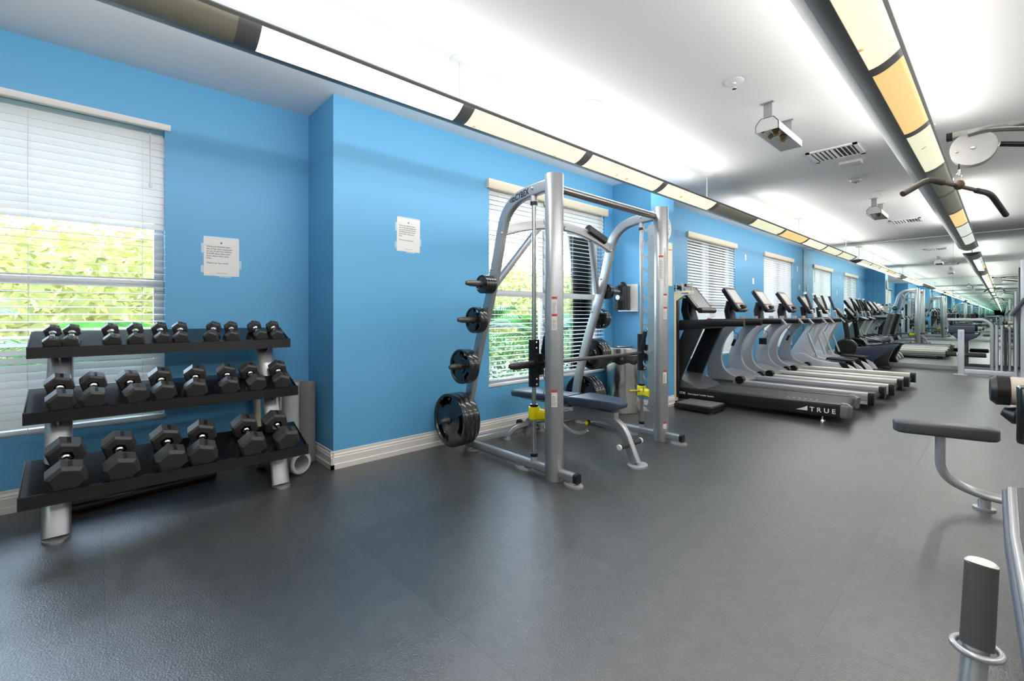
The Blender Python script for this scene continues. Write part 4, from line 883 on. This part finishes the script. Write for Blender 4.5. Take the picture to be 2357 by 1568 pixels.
# ------------------------------------------------------------------ leg machine and gym tower near the mirror, right of the aisle
t = thing('leg_curl_machine', 'silver leg curl machine with navy pad and black rollers by the mirror', 'weight machine', (-.56, 12.1, 0))
LIGHTS_ = mat('light_silver_paint', (.60, .64, .70), .35, .2)
MB().bb((-.035, -.05, .0), (.055, .05, .86)).build('placard_post', LIGHTS_, t, bevel=.015)
MB().bb((-.10, -.08, 0), (.09, .08, .012)).build('post_foot', LIGHTS_, t, bevel=.003)
MB().bb((-.012, -.0515, .66), (.036, -.0505, .82)).build('placard', mat('placard_blue', (.45, .60, .70), .4, var=.4, scale=60), t, flat=True)
m = MB(); m.sweep([(.05, 0, .07), (.95, 0, .07)], rrect(.08, .09, .015), side=(0, 1, 0)); m.build('base_beam', LIGHTS_, t)
for a, b in ((-.19, -.05), (.07, .34)):
    m = MB(); m.cyl((a, -.02, .385), (b, -.02, .385), .042, 20, ch=.006); m.build('roller_pad', FOAM, t); m = MB(); m.cyl((b, -.02, .385), (b + .012, -.02, .385), .036, 20); m.build('roller_cap', LOGOW, t)
MB().cyl((-.19, -.02, .385), (.35, -.02, .385), .012, 10).build('roller_axle', SILV, t)
m = MB(); m.sweep([(-.17, .09, .86), (.19, .09, .86)], rrect(.16, .07, .03), side=(0, 0, 1)); m.build('chest_pad', VINYL, t)
m = MB(); m.prism([V((-.12, 0, .77)), V((.24, 0, .79)), V((.22, 0, .71)), V((.06, 0, .62)), V((-.06, 0, .68))], (0, .05, 0), (0, .35, 0)); m.build('seat_wedge', VINYL, t, bevel=.02)
m = MB(); m.sweep(fillet([(-.19, .25, 1.045), (.32, .25, 1.045), (.41, .25, .95), (.41, .25, .03)], .16), rrect(.055, .055, .02), side=(0, 1, 0)); m.build('curved_frame', LIGHTS_, t)
for x in (-.17, -.10, .14, .18):
    m = MB(); m.cyl((x, .25, 1.07), (x, .25, 1.155), .019, 14); m.build('upright_grip', FOAM, t); m = MB(); m.cyl((x, .25, 1.055), (x, .25, 1.07), .024, 14); m.build('grip_collar', LOGOW, t)
for x, z in ((.47, .95), (.535, .95), (.63, .93)): MB().cyl((x, .05, .10), (x, .05, z), .019, 14).build('guide_post', LIGHTS_, t)
m = MB(); m.bb((.56, .0, .10), (.60, .1, .88)); m.build('weight_stack', mat('stack_dark', (.04, .04, .045), .4, .5, var=.5, scale=40), t, flat=True)
t = thing('gym_tower', 'tall silver gym tower with a tilted navy pad at the right picture edge', 'weight machine', (.23, 11.9, 0))
MB().bb((-.035, -.06, 0), (.045, .06, 2.1)).build('tower_column', LIGHTS_, t, bevel=.015)
MB().cyl((-.085, .1, .04), (-.085, .1, 1.55), .022, 14).build('side_column', LIGHTS_, t)
m = MB(); m.sweep([(-.14, -.02, 1.12), (.02, -.02, 1.42)], rrect(.28, .06, .025), side=(0, 1, 0)); m.build('tilted_pad', VINYL, t)
m = MB(); m.bb((-.14, -.10, .0), (.35, .16, .05)); m.build('base_plate', LIGHTS_, t, bevel=.01)
m = MB(); m.bb((.10, -.12, .05), (.34, .14, 1.7)); m.build('stack_shroud', SILVP, t, bevel=.02)
# ------------------------------------------------------------------ lat pulldown boom and bar
t = thing('lat_pulldown_machine', 'silver lat pulldown boom with round pulley guard at upper right', 'weight machine', (1.15, 4.30, 0))
def lw(m, n, mt, **k): return m.build(n, mt, t, world=True, **k)
DN = mat('boom_metal', (.34, .335, .33), .3, .85, var=.05)
m = MB(); m.sweep([(-.235, 4.27, 2.345), (1.10, 4.27, 2.345)], rrect(.05, .045, .012), side=(0, 1, 0)); lw(m, 'top_boom', DN)
m = MB(); m.sweep([(-.265, 4.27, 2.345), (-.235, 4.27, 2.345)], rrect(.054, .05, .012), side=(0, 1, 0)); lw(m, 'boom_cap', BLK)
m = MB(); m.tube(spline([(-.16, 4.235, 2.33), (-.05, 4.24, 2.335), (.25, 4.36, 2.29), (1.10, 4.75, 2.16)], 5), .022, 16); lw(m, 'curved_strut', DN)
m = MB(); m.tube([(-.02, 4.32, 2.25), (1.10, 4.70, 2.02)], .017, 14); lw(m, 'lower_strut', BLKG)
m = MB(); m.cyl((-.137, 4.23, 2.235), (-.137, 4.236, 2.235), .112, 48); gd = lw(m, 'pulley_guard', mat('guard_grey', (.46, .46, .45), .4, .1))
m = MB(); m.cyl((-.137, 4.300, 2.235), (-.137, 4.306, 2.235), .112, 48); lw(m, 'pulley_guard', mat('guard_grey', (.6, .6, .6)))
m = MB(); m.cyl((-.137, 4.242, 2.235), (-.137, 4.296, 2.235), .075, 36); lw(m, 'pulley_wheel', BLK)
for x, z, r in ((-.137, 2.235, .011), (-.215, 2.225, .007)):
    m = MB(); m.cyl((x, 4.222, z), (x, 4.23, z), r, 14, ch=.003); lw(m, 'guard_bolt', CHROME)
m = MB(); m.cyl((-.205, 4.27, 2.11), (-.205, 4.27, 2.22), .0045, 10); lw(m, 'cable', BLK)
m = MB(); m.cyl((-.205, 4.27, 2.075), (-.205, 4.27, 2.115), .007, 10); lw(m, 'cable_swage', CHROME)
m = MB(); m.bb((1.06, 4.2, 0), (1.24, 4.4, 2.42)); lw(m, 'tower', SILVP, bevel=.02)
m = MB(); m.bb((.95, 4.1, 0), (1.5, 4.9, .05)); m.bb((1.08, 4.62, .05), (1.2, 4.8, 2.2)); lw(m, 'tower_base', SILVP, bevel=.01)
t = thing('lat_bar', 'dark bent lat bar with rusty hub hanging from the pulley carabiner', 'lat bar', (-.205, 4.27, 2.0))
RUST = mat('rusty_steel', (.10, .06, .04), .6, .3, var=.5, scale=40)
a = V((-.125, -.31, .015)); b = V((.14, .40, .0)); 
m = MB(); m.tube([a, b], .013, 14); m.build('centre_bar', RUST, t)
e0 = V((-.235, -.455, -.085)); e1 = V((.215, .735, -.115))
m = MB(); m.tube(fillet([a * .55 + b * 0.0, a, e0], .06), .0185, 16); m.build('bent_grip', mat('grip_brown', (.03, .022, .018), .7, var=.2), t)
m = MB(); m.tube(fillet([b * .55, b, e1], .08), .0185, 16); m.build('bent_grip', FOAM, t)
m = MB(); m.sphere((0, 0, .012), .030, 16, 10, (1, 1, 1.1)); m.build('hub', RUST, t)
m = MB(); ring = [V((.026 * math.sin(q) * (.62 if math.cos(q) > 0 else 1), 0, .058 + .034 * math.cos(q))) for q in [2 * PI * i / 20 for i in range(20)]]; m.sweep(ring, circ(.0035, 8), closed=True); m.build('carabiner', CHROME, t)
# ------------------------------------------------------------------ bench with arm pad and hold-down rollers (right foreground)
t = thing('decline_bench', 'charcoal decline bench with roller and a side arm pad on a bent tube', 'bench', (.25, 3.2, 0))
def dw(m, n, mt, **k): return m.build(n, mt, t, world=True, **k)
m = MB(); xs = [0, .04, .1, .5, .9, .96, 1.0]; P0 = V((-.475, 3.725, .445)); P1 = V((-.02, 3.83, .445)); dd = P1 - P0; sd_ = V((-dd.y, dd.x, 0)).normalized(); vs = []; pr = rrect(.135, .075, .018, 4); k = len(pr)
for i, u in enumerate(xs):
    q = (.45, .85, 1, 1, 1, .85, .45)[i]
    vs += [P0 + dd * u + sd_ * a * q + V((0, 0, b * (.6 + .4 * q))) for a, b in pr]
m.add(vs, [(i * k + e, i * k + (e + 1) % k, (i + 1) * k + (e + 1) % k, (i + 1) * k + e) for i in range(6) for e in range(k)] + [tuple(range(k)), tuple(6 * k + e for e in range(k))]); dw(m, 'arm_pad', VINYLG, ang=60)
m = MB(); m.sweep(fillet([(-.262, 3.77, .42), (-.262, 3.77, .17), (-.12, 3.83, .085), (.10, 3.82, .075), (.45, 3.70, .075)], .16, 10), oval(.030, .024), side=None); dw(m, 'bent_tube', SILV)
m = MB(); m.sweep([(-.078, 3.83, 0), (-.078, 3.83, .012)], oval(.05, .04), side=(1, 0, 0)); m.cyl((-.078, 3.83, .012), (-.078, 3.83, .062), .028, 16); dw(m, 'floor_foot', SILV)
m = MB(); m.cyl((-.03, 3.62, .73), (.42, 3.66, .73), .074, 28, ch=.01); dw(m, 'hold_roller', mat('tan_vinyl', (.50, .44, .37), .45, bump=.05)); m = MB(); m.lathe((-.03, 3.62, .73), (-1, -.09, 0), [(.078, -.05), (.080, 0), (.060, .022), (.001, .026)], 28); dw(m, 'roller_cap', BLK)
m = MB(); m.sweep([(-.005, 3.66, .615), (.03, 3.66, .60), (.42, 3.69, .58)], rrect(.16, .09, .04), side=(0, 1, 0), scale=[.5, 1, 1]); dw(m, 'lower_roller', BLK)
m = MB(); m.sweep([(.085, 3.25, .53), (.085, 3.25, .80)], rrect(.09, .12, .035), side=(1, 0, 0)); m.sweep([(.12, 3.25, .66), (.40, 3.25, .66)], circ(.02)); dw(m, 'knee_pad', BLKG, bevel=.01)
m = MB(); m.sweep([(.40, 3.78, .06), (.40, 3.60, .40), (.40, 3.25, .75)], rrect(.07, .07, .02), side=(1, 0, 0)); dw(m, 'pad_post', SILV)
# tilted back pad with silver edge rail
m = MB(); m.sweep([(.17, 2.90, .37), (.17, 2.5, .30), (.21, 1.85, .17)], rrect(.28, .075, .03), side=(1, 0, 0)); dw(m, 'bench_pad', VINYLG)
m = MB(); m.sweep([(.025, 2.90, .375), (.03, 2.5, .305), (.07, 1.85, .175)], rrect(.035, .05, .012), side=(1, 0, 0)); dw(m, 'edge_rail', SILV)
m = MB(); m.sweep([(.005, 2.90, .355), (.012, 2.5, .285), (.05, 1.85, .155)], rrect(.022, .06, .01), side=(1, 0, 0)); dw(m, 'side_trim', mat('slate_trim', (.08, .10, .135), .35), )
m = MB(); m.prism([V((.0, 2.905, .38)), V((.0, 2.96, .30)), V((.0, 2.90, .24)), V((.0, 2.86, .33))], (0, 0, 0), (.32, 0, 0)); dw(m, 'pad_end_cap', mat('slate_trim', (.08, .1, .13)), bevel=.01)
m = MB(); m.sweep([(.28, 3.75, .08), (.28, 2.6, .06), (.28, 1.8, .06)], rrect(.07, .07, .015), side=(1, 0, 0)); m.bb((.05, 1.78, 0), (.5, 1.86, .05)); m.bb((.24, 2.6, .06), (.32, 2.66, .28)); dw(m, 'floor_frame', SILV)
m = MB(); m.sphere((.085, 1.98, .33), .04, 16, 10, (.6, 1, 1.6)); m.cyl((.085, 1.98, .16), (.085, 1.98, .32), .012); dw(m, 'adjust_knob', BLK)
# foreground handle
t = thing('machine_handle', 'silver upright handle with black foam grip and ring collar, right foreground', 'handle', (-.06, 1.31, 0))
ax = [V((.028, .070, .618)), V((.022, .026, .457)), V((.014, .002, .37)), V((-.008, -.095, .02))]
m = MB(); m.cyl(ax[1], ax[0] - V((0, 0, .006)), .0262, 32); m.build('foam_grip', mat('grip_black', (.05, .047, .045), .6, bump=.05, bscale=400), t)
m = MB(); m.cyl(ax[0] - V((.0002, .0002, .008)), ax[0], .0262, 32, ch=.004); m.build('end_cap', mat('cap_silver', (.62, .62, .62), .3, .3), t)
m = MB(); c0 = ax[1]; rg = [c0 + V((.036 * math.cos(q), .036 * math.sin(q), -.004)) for q in [2 * PI * i / 36 for i in range(36)]]; m.sweep(rg, circ(.0068, 12), closed=True); m.build('ring_collar', SILV, t)
m = MB(); m.tube([ax[1] + V((0, 0, .004)), ax[2], ax[3]], .0205, 28); m.bb((-.012, -.03, .44), (.055, .075, .452)) if False else None; m.build('handle_tube', SILV, t)
m = MB(); m.sweep([(-.02, -.02, .02), (.6, .0, .02)], rrect(.06, .04, .01), side=(0, 1, 0)); m.build('floor_tube', SILV, t)
# ------------------------------------------------------------------ a machine behind the photographer, seen only in the mirrors
t = thing('cable_tower', 'pale weight stack tower with dark slot, seen reflected beside the smith machine', 'weight machine', (-2.95, -1.0, 0))
m = MB(); m.sweep([(0, 0, .1), (0, 0, 1.75)], rrect(.34, .26, .08, 6), side=(1, 0, 0)); m.build('stack_shroud', mat('shroud_blue_grey', (.36, .43, .47), .4), t, bevel=.02)
MB().bb((-.04, .131, .3), (.04, .136, 1.6)).build('stack_slot', DARK, t, flat=True)
m = MB(); m.bb((-.3, -.3, 0), (.3, .3, .1)); m.build('base', SILVP, t, bevel=.01)
m = MB(); m.tube(fillet([(.17, 0, .1), (.22, 0, 1.85), (-.2, 0, 1.95)], .15), .025); m.build('arch_tube', SILV, t)
# ------------------------------------------------------------------ ceiling fittings
def wallwash(loc, label):
    t = thing('ceiling_spotlight', label, 'spotlight', loc, 0, 'boxed ceiling spotlights')
    L = .59; w = .165; z0 = -.215; z1 = -.115
    m = MB(); out = [(-w / 2, z0), (-w / 2, z0 + .055), (-w / 2 + .035, z1), (w / 2 - .035, z1), (w / 2, z0 + .055), (w / 2, z0)]; th = .004
    inn = [(a * .95, b if i in (0, 5) else b - th) for i, (a, b) in enumerate(out)]
    m.prism([V((a, 0, b)) for a, b in out + inn[::-1]], (0, 0, 0), (0, L, 0))
    for y in (0, L - th): m.prism([V((a, y, b)) for a, b in out], (0, 0, 0), (0, th, 0))
    m.build('housing', mat('spot_white', (.62, .62, .61), .4), t, flat=True)
    m = MB(); m.mi = 0
    o0 = [V((-.078, .006, z0 + .001)), V((.078, .006, z0 + .001)), V((.078, L - .006, z0 + .001)), V((-.078, L - .006, z0 + .001))]; o1 = [V((-.045, .10, z0 + .06)), V((.045, .10, z0 + .06)), V((.045, L - .1, z0 + .06)), V((-.045, L - .1, z0 + .06))]
    m.add(o0 + o1, [(i, (i + 1) % 4, 4 + (i + 1) % 4, 4 + i) for i in range(4)] + [(4, 5, 6, 7)]); m.build('reflector', CHROME, t, flat=True)
    for y in (.20, .38):
        m = MB(); m.lathe((0, y, z0 + .012), (0, 0, 1), [(.001, 0), (.012, .0), (.020, .012), (.018, .03), (.026, .045), (.001, .05)], 20); m.build('bulb', mat('amber_bulb', (.55, .33, .12), .15, .4), t)
    for y in (.02, L - .1):
        m = MB(); m.bb((-.03, y, z1 - .01), (.03, y + .004, -.002)); m.bb((-.045, y - .03, -.004), (.045, y + .004, -.0005)); m.build('hanging_bracket', mat('bracket_grey', (.40, .40, .40), .35, .5), t, flat=True)
    return t
wallwash((-1.235, 3.80, H), 'white boxed spotlight on the ceiling, nearer and larger one'); wallwash((-1.235, 8.02, H), 'white boxed spotlight on the ceiling, farther and smaller one')
def vent(loc, label):
    t = thing('ceiling_vent', label, 'air vent', loc, 0, 'square ceiling air vents'); m = MB(); a = .21
    for x0, y0, x1, y1 in ((-a, -a, a, -a + .035), (-a, a - .035, a, a), (-a, -a, -a + .035, a), (a - .035, -a, a, a)): m.bb((x0, y0, -.012), (x1, y1, 0))
    m.build('frame', LOGOW, t, flat=True); MB().bb((-a + .03, -a + .03, -.003), (a - .03, a - .03, -.001)).build('duct', mat('duct_dark', (.08, .08, .08), .7), t, flat=True)
    m = MB()
    for k in range(9): x = -.15 + .0375 * k; m.box((x, 0, -.008), (.024, .34, .002), Matrix.Rotation(.6 if x > 0 else -.6, 3, 'Y'))
    m.build('louvres', LOGOW, t, flat=True)
vent((-1.15, 5.49, H), 'square louvred air vent beyond the nearer ceiling spotlight'); vent((-1.15, 10.35, H), 'square louvred air vent beyond the farther ceiling spotlight')
def sprinkler(loc, label):
    t = thing('sprinkler', label, 'sprinkler', loc, 0, 'ceiling sprinkler heads'); MB().lathe((0, 0, 0), (0, 0, -1), [(.001, 0), (.058, 0), (.062, .003), (.050, .010), (.012, .012), (.009, .022), (.001, .022)], 28).build('escutcheon', LOGOW, t)
    m = MB(); m.tube([(.010, 0, -.025), (.014, 0, -.04), (0, 0, -.052)], .003, 6); m.tube([(-.010, 0, -.025), (-.014, 0, -.04), (0, 0, -.052)], .003, 6); m.cyl((0, 0, -.05), (0, 0, -.055), .014, 12); m.build('deflector', CHROME, t)
sprinkler((-1.276, 3.286, H), 'white sprinkler head near the larger ceiling spotlight'); sprinkler((-1.11, 7.62, H), 'white sprinkler head before the farther ceiling spotlight')
o = MB().lathe((0, 0, 0), (0, 0, -1), [(.001, 0), (.115, 0), (.12, .003), (.10, .006), (.001, .006)], 40).build('ceiling_speaker', CEIL); o.location = (-2.21, 2.84, H); tag(o, 'flush round white speaker in the ceiling above the smith machine', 'speaker')
t = thing('smoke_detector', 'round white smoke detector on the ceiling past the vent', 'smoke detector', (-1.20, 6.68, H)); MB().lathe((0, 0, 0), (0, 0, -1), [(.001, 0), (.075, 0), (.078, .012), (.06, .02), (.05, .045), (.03, .055), (.001, .056)], 32).build('body', mat('detector_grey', (.55, .55, .54), .35), t); MB().cyl((0, 0, -.055), (0, 0, -.060), .012, 12).build('sensor', BLK, t)
t = thing('alarm_box', 'small white rectangular alarm box on the ceiling next to the vent', 'alarm box', (-1.10, 5.90, H)); m = MB(); m.bb((-.10, -.045, -.05), (.10, .045, 0)); m.build('body', mat('alarm_white', (.66, .66, .65), .4), t, bevel=.014); MB().bb((-.09, -.046, -.045), (.09, -.030, -.03)).build('front_slot', mat('slot_grey', (.3, .3, .3)), t, flat=True)
o = MB().lathe((0, 0, 0), (0, 0, -1), [(.001, 0), (.03, 0), (.032, .006), (.001, .010)], 20).build('sprinkler_cover', LOGOW); o.location = (-.436, 5.23, H); tag(o, 'tiny round white sprinkler cover on the ceiling right of the amber lens', 'sprinkler')
# ------------------------------------------------------------------ outside the windows
def leafmat(n, a, b, tr=.35):
    m = mat(n, a, .5, var=.3, scale=3); nn = m.node_tree; bs = nn.nodes['Principled BSDF']; o = nn.nodes['Material Output']; t = nn.nodes.new('ShaderNodeBsdfTranslucent'); t.inputs[0].default_value = (*b, 1); mx = nn.nodes.new('ShaderNodeMixShader'); mx.inputs[0].default_value = tr
    nn.links.new(bs.outputs[0], mx.inputs[1]); nn.links.new(t.outputs[0], mx.inputs[2]); nn.links.new(mx.outputs[0], o.inputs[0]); return m
LEAFY = leafmat('leaf_yellow_green', (.17, .175, .045), (.17, .18, .04)); LEAFG = leafmat('leaf_green', (.045, .14, .025), (.07, .24, .03)); LEAFD = leafmat('leaf_dark_green', (.02, .07, .015), (.03, .12, .02))
struct('ground_outside', MB().bb((-30, -12, -.25), (XB - T - .01, 26, -.15)), mat('pale_paving', (.15, .16, .14), .8, var=.2, scale=.6), flat=True)
struct('trim_eave', MB().bb((XB - .65, -4, 2.50), (XB - T + .001, 16, 2.62)), mat('eave_dark', (.14, .14, .13), .8), flat=True)
def foliage(name, x0, x1, y0, y1, z0, z1, n, s, m_, label, cat, kind='stuff'):
    mb = MB(); rnd = random.Random(hash(name) % 999 if False else len(name) + int(y0 * 10))
    for i in range(n):
        c = V((rnd.uniform(x0, x1), rnd.uniform(y0, y1), z0 + (z1 - z0) * rnd.random() ** .9)); a = rnd.uniform(0, 2 * PI); e = rnd.uniform(-1, 1); q = s * rnd.uniform(.5, 1.3)
        u = V((math.cos(a) * math.cos(e), math.sin(a) * math.cos(e), math.sin(e))) * q; w = u.orthogonal().normalized() * q * .4
        mb.add([c - u, c + w, c + u, c - w], [(0, 1, 2, 3)])
    o = mb.build(name, m_, flat=True); tag(o, label, cat, None, kind); return o
foliage('hedge', -9.6, -8.6, -9, 24, -.2, 2.55, 20000, .085, LEAFY, 'sunlit yellow green hedge beyond the windows', 'hedge')
struct('hedge_core', MB().bb((-9.7, -9.2, -.2), (-9.5, 24.2, 2.4)), LEAFY, flat=True)
def palm(x, y, h, n, L, m_, label, seed):
    t = thing('palm_plant', label, 'palm plant', (x, y, -.15), 0, 'palm plants outside the windows'); rnd = random.Random(seed); fm = MB()
    for i in range(n):
        a = 2 * PI * i / n + rnd.uniform(-.2, .2); up = rnd.uniform(.5, 1.25); l = L * rnd.uniform(.8, 1.15); pts = []
        for k in range(9): s = k / 8; pts.append(V((math.cos(a) * l * s * math.cos(up * .8), math.sin(a) * l * s * math.cos(up * .8), h * .55 + l * (s * math.sin(up) - .55 * s * s))))
        fm.tube(pts, [.008 * (1 - .8 * k / 8) for k in range(9)], 5); sd = V((-math.sin(a), math.cos(a), 0))
        for k in range(2, 26):
            s = k / 26 * 8; j = min(7, int(s)); p = pts[j].lerp(pts[j + 1], s - j); tg = (pts[j + 1] - pts[j]).normalized(); ll = l * .34 * math.sin(PI * (.12 + .85 * k / 26))
            for sg in (-1, 1):
                d = (sd * sg * .9 + tg * .5 + V((0, 0, -.25))).normalized() * ll; w = tg * .014; fm.add([p - w, p + d * .5 - w + V((0, 0, .02)), p + d, p + d * .5 + w + V((0, 0, .02)), p + w], [(0, 1, 2, 3, 4)])
    fm.build('fronds', m_, t, flat=True); MB().cyl((0, 0, 0), (0, 0, h * .56), .05, 10, .035).build('stem', mat('palm_stem', (.18, .14, .08), .8), t)
for i, (x, y, h, n, L, lab) in enumerate(((-5.1, -1.2, 1.7, 13, 1.15, 'leafy green palm outside the left end of the nearest window'), (-5.3, .15, 1.5, 12, 1.05, 'leafy green palm outside the right half of the nearest window'),
        (-4.7, 3.5, 1.75, 13, 1.1, 'green palm outside the left half of the smith machine window'), (-4.8, 5.0, 1.6, 12, 1.1, 'green palm outside the right half of the smith machine window'),
        (-5.2, 9.3, 1.6, 12, 1.1, 'green palm outside the window behind the treadmills'), (-5.2, 13.4, 1.6, 12, 1.1, 'green palm outside the window nearest the mirror'))):
    palm(x, y, h, n, L, LEAFG, lab, i)
foliage('shrub_bed', -7.4, -6.4, -4, 17, -.15, .75, 9000, .07, LEAFD, 'dark low shrubs in the bed outside the windows', 'shrubs')
